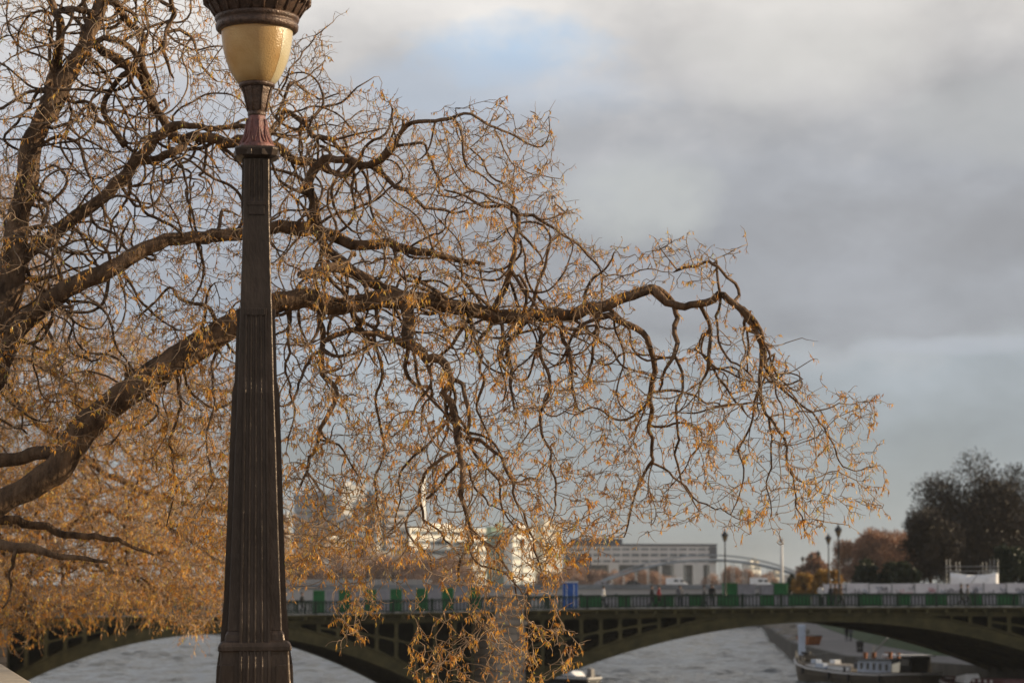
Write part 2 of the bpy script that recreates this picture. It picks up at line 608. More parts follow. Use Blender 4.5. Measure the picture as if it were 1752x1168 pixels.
for i, (x, y) in enumerate(P3):
    a = Vector(P3[max(i - 1, 0)])
    b = Vector(P3[min(i + 1, len(P3) - 1)])
    t = (b - a).normalized()
    nrm = Vector((-t.y, t.x))      # towards the quay
    if nrm.x > 0:
        nrm = -nrm
    o_, i_ = Vector((x, y)) , Vector((x, y)) + nrm * .48
    o2, i2 = Vector((x, y)) - nrm * .05, Vector((x, y)) + nrm * .53
    rings.append([(o_.x, o_.y, 7.9), (i_.x, i_.y, 7.9), (i_.x, i_.y, 8.80), (i2.x, i2.y, 8.82), (i2.x, i2.y, 8.98),
                  (i2.x + (o2.x - i2.x) * .08, i2.y + (o2.y - i2.y) * .08, 9.01), (i2.x + (o2.x - i2.x) * .92, i2.y + (o2.y - i2.y) * .92, 9.01),
                  (o2.x, o2.y, 8.98), (o2.x, o2.y, 8.82), (o_.x, o_.y, 8.80)])
pw.loft(rings)
tag(pw.build('stone_parapet', M['parapet'], bevel=.01), 'pale sunlit stone parapet curving away in the bottom left corner', 'parapet')

# ================================================================== ROAD BRIDGE
YF, YB = 195.0, 213.0
SK = -0.34                                        # the arches run askew to the roadway
S195 = xat(877, YF) - xat(876, YF)
def bx(px):
    return (px - 876) * S195
_bpx = [-500, 0, 200, 500, 900, 1000, 1300, 1752, 2300]
_bpy = [1057, 1056, 1053.5, 1051.5, 1043.5, 1041, 1038.5, 1037.5, 1037.5]
def zrail(X):
    px = 876 + X / S195
    return zat(float(np.interp(px, _bpx, _bpy)), YF)
def sk(Y):
    return SK * (Y - YF)
ARCH = {'left': (380, 1083, 7.35e-4, 15, 840), 'right': (1416, 1062, 4.4e-4, 896, 1938)}
def z_in(side, X):
    c, y0, k, a, b = ARCH[side]
    px = 876 + X / S195
    return zat(y0 + k * (px - c) ** 2, YF)
bridge = thing('road_bridge', 'olive green iron arch bridge crossing the river on a stone pier', 'bridge', (0, 0, 0))
X0, X1 = bx(-420), bx(2250)
xs = np.linspace(X0, X1, 60)
d = MB()
d.loft([[(x, YF + .35, zrail(x) - .75), (x, YB - .35, zrail(x) - .75), (x, YB - .35, zrail(x) - .12), (x, YF + .35, zrail(x) - .12)] for x in xs])
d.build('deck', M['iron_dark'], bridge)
d = MB()
d.loft([[(x, YF + .6, zrail(x) - .118), (x, YB - .6, zrail(x) - .118), (x, YB - .6, zrail(x) - .02), (x, YF + .6, zrail(x) - .02)] for x in xs])
d.build('roadway', M['asphalt'], bridge)
for Y, s in ((YF, -1), (YB, 1)):
    d = MB()      # cornice slab on brackets over a fascia girder
    prof = [(.30, -.66), (.0, -.66), (.0, -.36), (-.14, -.34), (-.22, -.22), (-.45, -.20), (-.50, -.02), (.30, -.02)]
    d.loft([[(x, Y - s * -p if False else Y + (p if s < 0 else -p), zrail(x) + q) for p, q in prof] for x in xs])
    n = int((X1 - X0) / 1.65)
    for i in range(n):
        x = X0 + (i + .5) * 1.65
        d.box((x, Y + (-.24 if s < 0 else .24), zrail(x) - .36), (.26, .46, .31))
    # lower flange of the fascia girder
    d.loft([[(x, Y + (p if s < 0 else -p), zrail(x) + q) for p, q in ((-.10, -.75), (.28, -.75), (.28, -.663), (-.10, -.663))] for x in xs])
    d.build('cornice', M['iron'], bridge)
    k = MB()
    k.loft([[(x, Y + (p if s < 0 else -p), zrail(x) + q) for p, q in ((-.36, -.018), (.55, -.018), (.55, .05), (-.36, .05))] for x in xs])
    k.build('kerb', M['kerb'], bridge)
    r = MB()      # cast-iron balustrade
    for q, hh, ww in ((.14, .09, .12), (1.05, .11, .16), (.88, .05, .06)):
        r.loft([[(x, Y - .15 * -s * -1 * 0 + a * ww / 2 + (-.12 if s < 0 else .12), zrail(x) + q + b * hh / 2) for a, b in ((-1, -1), (1, -1), (1, 1), (-1, 1))] for x in xs])
    step = .30 if s < 0 else .40
    for i in range(int((X1 - X0) / step)):
        x = X0 + (i + .5) * step
        if s < 0 and (x < bx(-60) or x > bx(1810)):
            continue
        yy = Y + (-.12 if s < 0 else .12)
        z = zrail(x)
        r.box((x, yy, z + .58), (.10, .055, .86))
    for i in range(int((X1 - X0) / 3.3)):
        x = X0 + (i + .5) * 3.3
        r.box((x, Y + (-.12 if s < 0 else .12), zrail(x) + .60), (.26, .24, 1.14))
    r.build('railing', M['rail'], bridge)

def rounded_cell(mb, quad, bl, br, bb, bt, y0, y1, rad):
    """iron frame filling quad (4 corners, ccw from bottom left) with a round-cornered opening"""
    q = [Vector(p) for p in quad]
    ins = [q[0] + Vector((bl, bb)), q[1] + Vector((-br, bb)), q[2] + Vector((-br, -bt)), q[3] + Vector((bl, -bt))]
    w = min(ins[1].x - ins[0].x, 9)
    h = min(ins[3].y - ins[0].y, ins[2].y - ins[1].y)
    if h < .10 or w < .2:
        o = [(p.x, y0, p.y) for p in q] + [(p.x, y1, p.y) for p in q]
        mb.add(o, [(0, 1, 2, 3), (7, 6, 5, 4)])
        return
    rad = min(rad, h * .45, w * .45)
    inner, outer = [], []
    K = 4
    for c in range(4):
        p, a, b = ins[c], ins[(c - 1) % 4], ins[(c + 1) % 4]
        da, db = (a - p).normalized(), (b - p).normalized()
        s0, s1 = p + da * rad, p + db * rad
        for j in range(K + 1):
            t = j / K
            inner.append((1 - t) ** 2 * s0 + 2 * t * (1 - t) * p + t * t * s1)
            outer.append(q[c])
    n = len(inner)
    vs = [(p.x, y0, p.y) for p in outer] + [(p.x, y0, p.y) for p in inner] + [(p.x, y1, p.y) for p in inner] + [(p.x, y1, p.y) for p in outer]
    fs = []
    for i in range(n):
        j = (i + 1) % n
        if outer[i] == outer[j]:
            fs.append((i, n + j, n + i))
            fs.append((3 * n + i, 2 * n + i, 2 * n + j))
        else:
            fs.append((i, j, n + j, n + i))
            fs.append((3 * n + i, 2 * n + i, 2 * n + j, 3 * n + j))
        fs.append((n + i, n + j, 2 * n + j, 2 * n + i))
    mb.add(vs, fs)

RIB = 1.05
def weld(mb):
    """merge the shared corners so that each side of the arch is one piece"""
    seen, mp, vs = {}, [], []
    for p in mb.v:
        k = (round(p[0], 3), round(p[1], 3), round(p[2], 3))
        if k not in seen:
            seen[k] = len(vs)
            vs.append(p)
        mp.append(seen[k])
    fs, ms_ = [], []
    for f, m_ in zip(mb.f, mb.m):
        g_ = []
        for q in f:
            if mp[q] not in g_:
                g_.append(mp[q])
        if len(g_) > 2:
            fs.append(tuple(g_))
            ms_.append(m_)
    mb.v, mb.f, mb.m = vs, fs, ms_
    return mb
for side in ('left', 'right'):
    c, y0, kk, pa, pb = ARCH[side]
    ribs = np.linspace(YF + .18, YB - .18, 8)
    N = 64
    for ri, Y in enumerate(ribs):
        ax = np.linspace(bx(pa), bx(pb), N)
        rb = MB()
        edge = ri in (0, len(ribs) - 1)
        hw = .17
        rb.loft([[(x + sk(Y), Y - hw, z_in(side, x)), (x + sk(Y), Y + hw, z_in(side, x)),
                  (x + sk(Y), Y + hw, z_in(side, x) + RIB), (x + sk(Y), Y - hw, z_in(side, x) + RIB)] for x in ax])
        # flanges top and bottom
        for o0, o1 in ((-.06, -.003), (RIB + .003, RIB + .06)) + (((.36, .42),) if edge else ()):
            f = .30 if o0 != .36 else .20
            rb.loft([[(x + sk(Y), Y - f, z_in(side, x) + o0), (x + sk(Y), Y + f, z_in(side, x) + o0),
                      (x + sk(Y), Y + f, z_in(side, x) + o1), (x + sk(Y), Y - f, z_in(side, x) + o1)] for x in ax])
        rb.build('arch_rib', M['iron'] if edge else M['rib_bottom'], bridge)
        # spandrel above the rib
        sp = MB()
        if edge:
            cw = 1.655
            nn = int((bx(pb) - bx(pa)) / cw)
            for i in range(nn):
                xa, xb = bx(pa) + i * cw, bx(pa) + (i + 1) * cw
                la, lb = z_in(side, xa) + RIB + .06, z_in(side, xb) + RIB + .06
                ta, tb = zrail(xa + sk(Y)) - .755, zrail(xb + sk(Y)) - .755
                if min(ta - la, tb - lb) < .03:
                    continue
                two = max(ta - la, tb - lb) > 1.05
                if min(ta - la, tb - lb) < .24:
                    q = [(xa + sk(Y), la), (xb + sk(Y), lb), (xb + sk(Y), max(tb, lb + .01)), (xa + sk(Y), max(ta, la + .01))]
                    sp.add([(p, Y - .10, z) for p, z in q] + [(p, Y + .10, z) for p, z in q], [(0, 1, 2, 3), (7, 6, 5, 4)])
                elif two:
                    ma, mb_ = (la + ta) / 2, (lb + tb) / 2
                    rounded_cell(sp, [(xa + sk(Y), la), (xb + sk(Y), lb), (xb + sk(Y), mb_), (xa + sk(Y), ma)], .15, .15, .08, .08, Y - .12, Y + .12, .28)
                    rounded_cell(sp, [(xa + sk(Y), ma), (xb + sk(Y), mb_), (xb + sk(Y), tb), (xa + sk(Y), ta)], .15, .15, .10, .10, Y - .12, Y + .12, .28)
                else:
                    rounded_cell(sp, [(xa + sk(Y), la), (xb + sk(Y), lb), (xb + sk(Y), tb), (xa + sk(Y), ta)], .15, .15, .05, .05, Y - .12, Y + .12, .16)
            build_each(weld(sp), 'spandrel_frame', M['iron'], bridge)
        elif ri in (2, 4, 5):  # solid dark webs added so no light passes through the openings
            for x, x2 in zip(ax[:-1], ax[1:]):
                l0, l1 = z_in(side, x) + RIB + .05, z_in(side, x2) + RIB + .05
                t0, t1 = zrail(x + sk(Y)) - .76, zrail(x2 + sk(Y)) - .76
                if t0 > l0 and t1 > l1:
                    sp.add([(x + sk(Y), Y, l0), (x2 + sk(Y), Y, l1), (x2 + sk(Y), Y, t1), (x + sk(Y), Y, t0)], [(0, 1, 2, 3)])
            build_each(weld(sp), 'added_dark_web', M['iron_dark'], bridge)
# stone pier, its cap and pedestal, and the two abutments
def skew_block(px0, px1, z0, z1, yf, yb):
    b = MB()
    a, c = bx(px0), bx(px1)
    q = [(a + sk(yf), yf), (c + sk(yf), yf), (c + sk(yb), yb), (a + sk(yb), yb)]
    b.prism(q, z0, z1)
    return b
zp = zrail(bx(868))
pb_ = skew_block(841, 895, -3, zp - 1.15, YF - .55, YB + .55)
pb_.add(*(lambda s: (s.v, s.f))(skew_block(838, 898, zp - 1.147, zp - .80, YF - .75, YB + .75)))
a, c = bx(841), bx(895)
nose = [(a, YF - .55), ((a + c) / 2 - .9, YF - 1.9), ((a + c) / 2 + .9, YF - 1.9), (c, YF - .55)]
pb_.prism([(x, y - .003) for x, y in nose], -3, 2.6)
pb_.build('pier', M['pier'], bridge)
pd = skew_block(844, 892, zp - .797, zp + 1.16, YF - .62, YF + .55)
pd.add(*(lambda s: (s.v, s.f))(skew_block(841, 895, zp + 1.163, zp + 1.32, YF - .70, YF + .62)))
pd.build('pedestal', M['pier'], bridge)
skew_block(-420, 14, -3, zrail(bx(0)) - .82, YF - .3, YB + .3).build('abutment', M['pier'], bridge)
skew_block(1939, 2250, -3, zrail(bx(1950)) - .82, YF - .3, YB + .3).build('abutment', M['pier'], bridge)

def zdeck(X):
    return zrail(X) - .018

# ------------------------------------------------------------------ works barriers along the bridge
def barrier(px, wpx, h, Y, m, label, group, first={}):
    x = xat(px, Y)
    wd = wpx * S195
    key = (m.name, round(wd, 2), h)
    if key not in first:
        t = thing('works_barrier', label, 'barrier', (x, Y, zdeck(x)), 0, group)
        b = MB()
        b.box((0, 0, .12 + (h - .12) / 2), (wd * .94, .05, h - .12))
        for i in range(5):
            b.box((-wd * .38 + i * wd * .19, -.032, .12 + (h - .12) / 2), (wd * .05, .02, h - .22))
        b.build('panel', m, t, bevel=.01)
        f = MB()
        for sx in (-1, 1):
            f.box((sx * wd * .36, 0, .06), (.26, .62, .12))
        build_each(f, 'foot', M['jacket_grey'], t)
        fr = MB()
        for sx in (-1, 1):
            fr.box((sx * wd * .478, 0, .12 + (h - .12) / 2), (.045, .06, h - .11))
        build_each(fr, 'frame_post', M['steel'], t)
        first[key] = t
        return t
    return dup(first[key], (x, Y, zdeck(x)), 0, label, group)

# tall hoarding-height panels, left half of the bridge (between the lamp post and the pier)
seq = [(546, 22), (569, 22), (590, 22), (612, 22), (634, 22), (656, 22), (678, 22), (700, 22), (722, 22), (744, 22), (766, 22), (788, 22), (812, 22)]
g1 = 'tall green and grey barriers left of the stone pier'
ng = nr = 0
for i, (px, wp) in enumerate(seq):
    gr = i % 2 == 0
    n = ng if gr else nr
    barrier(px, wp, 2.05, YF + 3.2, M['green_panel'] if gr else M['grey_panel'],
            f"tall {'green' if gr else 'grey'} works barrier on the bridge, {ordw(n)} {'green' if gr else 'grey'} one right of the big lamp post", g1)
    ng, nr = ng + gr, nr + (not gr)
for i, px in enumerate((205, 262, 318)):
    barrier(px, 22, 2.05, YF + 3.2, M['green_panel'], f"tall green works barrier glimpsed behind orange leaves, {ordw(i)} one left of the big lamp post", g1)
# low panels seen through the railing, right half
g2 = 'low green and grey barriers behind the right-hand railing'
px, ng, nr, i = 992, 0, 0, 0
while px < 1790:
    gr = i % 2 == 0
    wp = (40 if i % 4 == 0 else 24) if gr else (24 if i % 3 else 34)
    n = ng if gr else nr
    barrier(px + wp / 2, wp, 1.0, YF + 2.2, M['green_panel'] if gr else M['grey_panel'],
            f"low {'green' if gr else 'grey'} barrier behind the railing, {ordw(n)} {'green' if gr else 'grey'} one right of the stone pier", g2)
    px += wp
    ng, nr, i = ng + gr, nr + (not gr), i + 1
# site cabins / barrier blocks standing taller than the rail
def cabin(name, px0, px1, ytop, Y, m, label, cat, depth=2.2, trim=None):
    x0, x1 = xat(px0, Y), xat(px1, Y)
    zb = zdeck((x0 + x1) / 2)
    h = zat(ytop, Y) - zb
    t = thing(name, label, cat, ((x0 + x1) / 2, Y, zb))
    wd = x1 - x0
    b = MB()
    b.box((0, 0, h / 2), (wd, depth, h))
    b.build('body', m, t, bevel=.04)
    tr = MB()
    for k in range(max(2, int(wd / .45))):
        tr.box((-wd / 2 + (k + .5) * wd / max(2, int(wd / .45)), -depth / 2 - .02, h * .5), (.06, .04, h * .86))
    tr.build('corrugation', trim or m, t)
    rf = MB()
    rf.box((0, 0, h + .045), (wd + .12, depth + .12, .08))
    rf.build('roof', trim or m, t, bevel=.02)
    return t
cabin('site_cabin', 1237, 1259, 998, YF + 5.5, M['green_panel'], 'bright green works cabin at the foot of the dark bridge lamp', 'cabin')
cabin('site_cabin', 1260, 1290, 1000, YF + 5.5, M['grey_panel'], 'grey works cabin touching the right side of the green cabin', 'cabin')
cabin('site_cabin', 1322, 1345, 998, YF + 5.5, M['green_panel'], 'bright green works cabin left of the row of street lamps', 'cabin')
cabin('site_cabin', 1300, 1321, 1001, YF + 5.5, M['grey_panel'], 'grey works cabin touching the left side of the green cabin', 'cabin')
cabin('portable_toilet', 963, 988, 996, YF + 6, M['blue'], 'bright blue plastic site toilet behind hanging leaves right of the pier', 'toilet', 1.3, M['white_paint'])

# ------------------------------------------------------------------ graffitied hoarding and scaffold on the right
YH = 221.0
hx0, hx1 = xat(1408, YH), xat(1800, YH)
hz0 = 7.6
hz1 = zat(997.5, YH)
ho = thing('hoarding', 'white graffiti covered hoarding along the far side of the bridge', 'hoarding', (hx0, YH, hz0))
hp = MB()
npan = 10
pwid = (hx1 - hx0) / npan
for i in range(npan):
    p = MB()
    dz = rng.uniform(-.07, .06)
    p.box((pwid * (i + .5), 0, (hz1 - hz0 + dz) / 2), (pwid * .985, .06, hz1 - hz0 + dz))
    pan = p.build('panel', M['hoarding'], ho)
    for kind, cnt in ((M['graffiti'], 6), (M['graffiti_pink'] if i in (3, 4) else M['graffiti_blue'], 3)):
        gm = MB()
        for _ in range(cnt):
            cx0, cz0 = pwid * (i + rng.uniform(.1, .8)), rng.uniform(.75, hz1 - hz0 - .45)
            pts = []
            for j in range(9):
                pts.append((min(cx0 + j * .07, pwid * (i + .97)), -.036, cz0 + .22 * math.sin(j * rng.uniform(1.2, 2.6)) + rng.uniform(-.06, .06)))
            gm.tube(pts, .028, 4)
        gg = gm.build('graffiti', kind, pan)
    s = MB()
    s.box((pwid * i, -.055, (hz1 - hz0) / 2 + .05), (.08, .10, hz1 - hz0 + .1))
    s.build('post', M['steel'], ho)
sc0, sc1 = xat(1625, YH + 2), xat(1707, YH + 2)
sf = thing('scaffold', 'white sheeted scaffold tower rising above the graffiti hoarding', 'scaffold', ((sc0 + sc1) / 2, YH + 2.6, 7.6))
sw = sc1 - sc0
zs = zat(979, YH + 2) - 7.6
zt = zat(964, YH + 2) - 7.6
b = MB()
nx, nz = 14, 6
for j in range(nz + 1):
    for i in range(nx + 1):
        u, v = i / nx, j / nz
        sag = .28 * math.sin(u * math.pi) * v * (-1 if True else 1) * .8
        b.v.append((-sw / 2 + u * sw, -1.05 - .10 * math.sin(u * 13 + v * 5) * .7 - .05 * math.sin(v * 9 + u * 4), v * zs + sag))
for j in range(nz):
    for i in range(nx):
        b.f.append((j * (nx + 1) + i, j * (nx + 1) + i + 1, (j + 1) * (nx + 1) + i + 1, (j + 1) * (nx + 1) + i))
        b.m.append(0)
o = b.build('sheeting', M['tarp'], sf, smooth=True)
sm = o.modifiers.new('thick', 'SOLIDIFY')
sm.thickness = .02
b = MB()
for fx in (-.5, -.30, .26, .42, .5):
    for yy in (-.9, .9):
        b.tube([(fx * sw, yy, 0), (fx * sw, yy, zt + (.45 if abs(fx) in (.42, .5) else .2))], .034, 6)
for z in (zs * .5, zs + .15, zt - .25, zt - .7):
    for yy in (-.9, .9):
        b.tube([(-sw / 2 - .15, yy, z), (sw / 2 + .15, yy, z)], .035, 6)
    for fx in (-.5, .5):
        b.tube([(fx * sw, -.9, z), (fx * sw, .9, z)], .035, 6)
b.tube([(-sw * .3, -1.28, .9), (.1 * sw, -1.28, zs + .1)], .04, 6)
b.tube([(sw * .1, -1.28, .9), (.42 * sw, -1.28, zs * .7)], .04, 6)
b.build('poles', M['steel'], sf)

# ------------------------------------------------------------------ bridge and quay street lamps
M['lantern_glass'] = mat('lantern_glass', (.17, .125, .07), .2, 0, .2, 3)
def street_lamp(px, ytop, Y, label, zb, first=[], group='slender street lamps on and beyond the bridge'):
    p = at(px, ytop, Y)
    h = p.z - zb
    if first:
        s = h / first[0][1]
        return dup(first[0][0], (p.x, Y, zb), 0, label, group, s)
    t = thing('street_lamp', label, 'street lamp', (p.x, Y, zb), 0, group)
    b = MB()
    b.lathe([(.0, 0), (.26, 0), (.26, .5), (.20, .6), (.17, .9), (.11, 1.1), (.085, 1.4), (.065, h * .55), (.05, h - 1.15), (.09, h - 1.12), (.06, h - 1.05), (.0, h - 1.05)], 12)
    b.build('pole', M['hull_dark'], t, smooth=True)
    b = MB()
    b.lathe([(0, h - 1.05), (.10, h - 1.04), (.16, h - .9), (.25, h - .55), (0, h - .55)], 8)
    b.build('lantern_glass', M['lantern_glass'], t)
    b = MB()
    b.lathe([(.0, h - .547), (.33, h - .547), (.31, h - .48), (.22, h - .34), (.10, h - .24), (.06, h - .14), (.075, h - .10), (.02, h - .04), (0, h)], 8)
    for k in range(8):
        a_ = k * math.pi / 4
        b.tube([(.105 * math.cos(a_), .105 * math.sin(a_), h - 1.04), (.262 * math.cos(a_), .262 * math.sin(a_), h - .55)], .016, 4)
    b.build('lantern_cap', M['hull_dark'], t)
    first.append((t, h))
    return t
street_lamp(1240, 905, YF + 2.5, 'dark street lamp on the bridge standing by the green cabin', zdeck(bx(1240)))
street_lamp(893, 918, YF + 2.5, 'dark street lamp on the bridge above the stone pier behind hanging twigs', zdeck(bx(893)))
street_lamp(1434, 895, 206, 'tallest of the street lamps right of the green cabins, at the hoarding end', 7.58)
street_lamp(1417, 911, 246, 'street lamp just left of the tallest lamp by the hoarding', 7.6)
street_lamp(1400, 940, 330, 'street lamp in the receding row, second left of the tallest lamp by the hoarding', 7.6)
street_lamp(1388, 945, 370, 'street lamp in the receding row, third left of the tallest lamp by the hoarding', 7.6)
street_lamp(1373, 950, 440, 'farthest and smallest street lamp of the receding row', 7.6)
ms = thing('mast', 'thin pale steel mast standing alone against the grey sky', 'mast', (xat(1338, 600), 600, 6.0))
b = MB()
mh = zat(921, 600) - 6
b.lathe([(0, 0), (.5, 0), (.42, mh * .5), (.34, mh - 1.0), (0, mh - 1.0)], 10)
b.build('pole', M['jacket_white'], ms, smooth=True)
b = MB()
b.lathe([(0, mh - 1.0), (.6, mh - .98), (.6, mh), (0, mh)], 10)
b.build('head', M['grey_panel'], ms)

# ------------------------------------------------------------------ people
def figure_mesh(pose):
    me = bpy.data.meshes.new('figure')
    sw_ = 0.22 if pose == 'walk' else 0.03
    if pose == 'walk':
        J = {'pel': (0, 0, .95), 'sp': (0, -.01, 1.15), 'ch': (0, -.02, 1.36), 'nk': (0, -.02, 1.50), 'hd': (0, -.035, 1.60), 'tp': (0, -.03, 1.70),
             'lh': (-.09, 0, .91), 'lk': (-.10, -.16, .52), 'la': (-.10, -.22, .10), 'lt': (-.10, -.36, .05),
             'rh': (.09, 0, .91), 'rk': (.10, .02, .50), 'ra': (.10, .30, .14), 'rt': (.10, .22, .04),
             'ls': (-.19, -.02, 1.42), 'le': (-.25, .12, 1.16), 'lw': (-.24, .08, .93), 'lf': (-.235, .03, .84),
             'rs': (.19, -.02, 1.42), 're': (.25, -.10, 1.15), 'rw': (.24, -.24, .96), 'rf': (.235, -.30, .88)}
    else:
        J = {'pel': (0, 0, .95), 'sp': (0, 0, 1.15), 'ch': (0, 0, 1.36), 'nk': (0, .0, 1.50), 'hd': (0, -.02, 1.60), 'tp': (0, -.01, 1.70),
             'lh': (-.09, 0, .91), 'lk': (-.11, -.02, .50), 'la': (-.12, .02, .10), 'lt': (-.14, -.12, .05),
             'rh': (.09, 0, .91), 'rk': (.10, -.04, .50), 'ra': (.11, .0, .10), 'rt': (.13, -.14, .05),
             'ls': (-.19, 0, 1.42), 'le': (-.27, .04, 1.16), 'lw': (-.20, -.12, 1.0), 'lf': (-.15, -.19, .98),
             'rs': (.19, 0, 1.42), 're': (.26, .05, 1.15), 'rw': (.25, -.02, .91), 'rf': (.245, -.04, .82)}
    rad = {'pel': .15, 'sp': .16, 'ch': .19, 'nk': .062, 'hd': .098, 'tp': .075, 'lh': .10, 'rh': .10, 'lk': .068, 'rk': .068, 'la': .046, 'ra': .046,
           'lt': .042, 'rt': .042, 'ls': .075, 'rs': .075, 'le': .055, 're': .055, 'lw': .038, 'rw': .038, 'lf': .036, 'rf': .036}
    E = [('pel', 'sp'), ('sp', 'ch'), ('ch', 'nk'), ('nk', 'hd'), ('hd', 'tp')]
    for s in 'lr':
        E += [('pel', s + 'h'), (s + 'h', s + 'k'), (s + 'k', s + 'a'), (s + 'a', s + 't'), ('ch', s + 's'), (s + 's', s + 'e'), (s + 'e', s + 'w'), (s + 'w', s + 'f')]
    names = list(J)
    me.from_pydata([J[n] for n in names], [(names.index(a), names.index(b)) for a, b in E], [])
    o = bpy.data.objects.new('tmp', me)
    col.objects.link(o)
    o.modifiers.new('skin', 'SKIN')
    for i, n in enumerate(names):
        v = me.skin_vertices[0].data[i]
        v.radius = (rad[n], rad[n] * (.72 if n in ('pel', 'sp', 'ch') else 1))
        v.use_root = n == 'pel'
    s = o.modifiers.new('sub', 'SUBSURF')
    s.levels = s.render_levels = 1
    bpy.context.view_layer.update()
    ev = o.evaluated_get(bpy.context.evaluated_depsgraph_get())
    res = bpy.data.meshes.new_from_object(ev)
    bpy.data.objects.remove(o)
    bpy.data.meshes.remove(me)
    idx = []
    for p in res.polygons:
        z, x = p.center.z, abs(p.center.x)
        idx.append(0 if z > 1.50 else (1 if z > .86 and not (x > .19 and z < .93) else (0 if x > .185 and z > .78 else 2)))
        if z < .11:
            idx[-1] = 3
    return res, idx
FIG = {p: figure_mesh(p) for p in ('stand', 'walk')}
hair_mb = MB()
hair_mb.lathe([(.104, 1.60), (.112, 1.645), (.10, 1.70), (.065, 1.735), (0, 1.748)], 12, (0, 0, 0))
def person(px, Y, jacket, pose, rz, label, legs='trousers', zb=None, scale=1.13, group=None):
    x = xat(px, Y)
    src, idx = FIG[pose]
    me = src.copy()
    for m in (M['skin'], jacket, M[legs], M['black']):
        me.materials.append(m)
    me.polygons.foreach_set('material_index', idx)
    me.polygons.foreach_set('use_smooth', [True] * len(me.polygons))
    o = bpy.data.objects.new('person', me)
    col.objects.link(o)
    o.location = (x, Y, zdeck(x) if zb is None else zb)
    o.rotation_euler = (0, 0, rz)
    o.scale = (scale,) * 3
    tag(o, label, 'person', group)
    h = hair_mb.build('hair', M['hair'], o, smooth=True)
    h.location = (0, -.005 if pose == 'stand' else -.015, 0)
    return o
YP = YF + 1.0
G = 'people on the bridge'
person(517, YP, M['black'], 'walk', R(90), 'person in black seen just right of the big lamp post on the bridge', group=G)
person(902, YP, M['black'], 'stand', R(20), 'person in black beside the stone pier behind hanging leaves', group=G)
person(1033, YP, M['jacket_white'], 'walk', R(-80), 'person in a pale top walking right of the blue site toilet', group=G)
person(1115, YP, M['black'], 'walk', R(85), 'person in black walking beside a person in dark red', group=G)
person(1127, YP + .4, M['jacket_red'], 'walk', R(85), 'person in a dark red coat on the bridge', legs='black', group=G)
person(1163, YP, M['jacket_grey'], 'stand', R(10), 'person in dark grey standing alone midway between red coat and green cabin', group=G)
person(1205, YP, M['jacket_grey'], 'walk', R(-90), 'person in grey, the left one of the pair beside the green cabin', group=G)
person(1218, YP, M['black'], 'stand', R(-30), 'person in black close to the left edge of the green cabin', scale=1.16, group=G)
person(1404, YP, M['jacket_white'], 'stand', R(40), 'person in a pale top left of the lamp at the hoarding end', group=G)
person(1421, YP, M['black'], 'stand', R(60), 'person in black left of the tallest street lamp', scale=1.13, group=G)
person(1429, YP + .5, M['jacket_brown'], 'stand', R(-60), 'person in a brown coat at the foot of the tallest street lamp', group=G)
person(1438, YP, M['jacket_brown'], 'walk', R(90), 'person in brown just right of the tallest street lamp', legs='black', group=G)
person(1644, YP, M['black'], 'walk', R(80), 'person with dark coat, left one of the pair before the white scaffold', legs='black', group=G)
person(1655, YP + .2, M['jacket_grey'], 'walk', R(80), 'person in dark grey, right one of the pair before the white scaffold', group=G)
person(1447, 305, M['black'], 'stand', R(20), 'person in black on the lower quay, left one of two under the arch', zb=2.24, group='people on the lower quay')
person(1454, 305, M['jacket_grey'], 'walk', R(30), 'person in grey on the lower quay, right one of two under the arch', zb=2.24, group='people on the lower quay')

# ------------------------------------------------------------------ boats
def hull_rings(L, hb, sh, zbot, N=26, inset=0.0, dz=0.0):
    """rings along the length; hb / sh are (t, half beam) and (t, sheer height) tables"""
    rr = []
    for i in range(N):
        t = i / (N - 1)
        b = float(np.interp(t, [p for p, _ in hb], [q for _, q in hb])) - inset
        b = max(b, .03)
        z = float(np.interp(t, [p for p, _ in sh], [q for _, q in sh])) + dz
        x = -L / 2 + t * L
        rake = (1 - min(t / .08, 1)) * .7
        rr.append((x, b, z, rake))
    return rr
def boat(name, label, cat, px_bow, Y_bow, px_st, Y_st, hb, sh, hullm, group=None):
    A = Vector((xat(px_bow, Y_bow), Y_bow))
    B = Vector((xat(px_st, Y_st), Y_st))
    d = B - A
    L = d.length
    t = thing(name, label, cat, ((A.x + B.x) / 2, (A.y + B.y) / 2, 0), math.atan2(d.y, d.x), group)
    h = MB()
    rings = []
    for x, b, z, rk in hull_rings(L, hb, sh, -.6):
        rings.append([(x - rk * .6, -b, z), (x - rk * .3, -b * .97, z * .5), (x + rk * .5, -b * .86, -.05), (x + rk, -b * .6, -.6),
                      (x + rk, b * .6, -.6), (x + rk * .5, b * .86, -.05), (x - rk * .3, b * .97, z * .5), (x - rk * .6, b, z),
                      (x - rk * .6, b - .10 if b > .2 else b * .4, z), (x - rk * .5, b - .12 if b > .2 else b * .3, z - .35),
                      (x - rk * .5, -b + .12 if b > .2 else -b * .3, z - .35), (x - rk * .6, -b + .10 if b > .2 else -b * .4, z)])
    h.loft(rings)
    h.build('hull', hullm, t)
    s = MB()
    for sg in (-1, 1):
        s.tube([(x - rk * .55, sg * (b + .04), z - .22) for x, b, z, rk in hull_rings(L, hb, sh, 0)], .11, 6)
    xe, be, ze, _ = hull_rings(L, hb, sh, 0)[-1]
    s.tube([(xe + .04, -be, ze - .22), (xe + .06, 0, ze - .22), (xe + .04, be, ze - .22)], .11, 6)
    s.build('rubbing_strake', M['jacket_white'], t)
    return t, L
HB = [(0, .08), (.05, .9), (.12, 1.7), (.22, 2.15), (.86, 2.2), (.95, 1.75), (1, 1.1)]
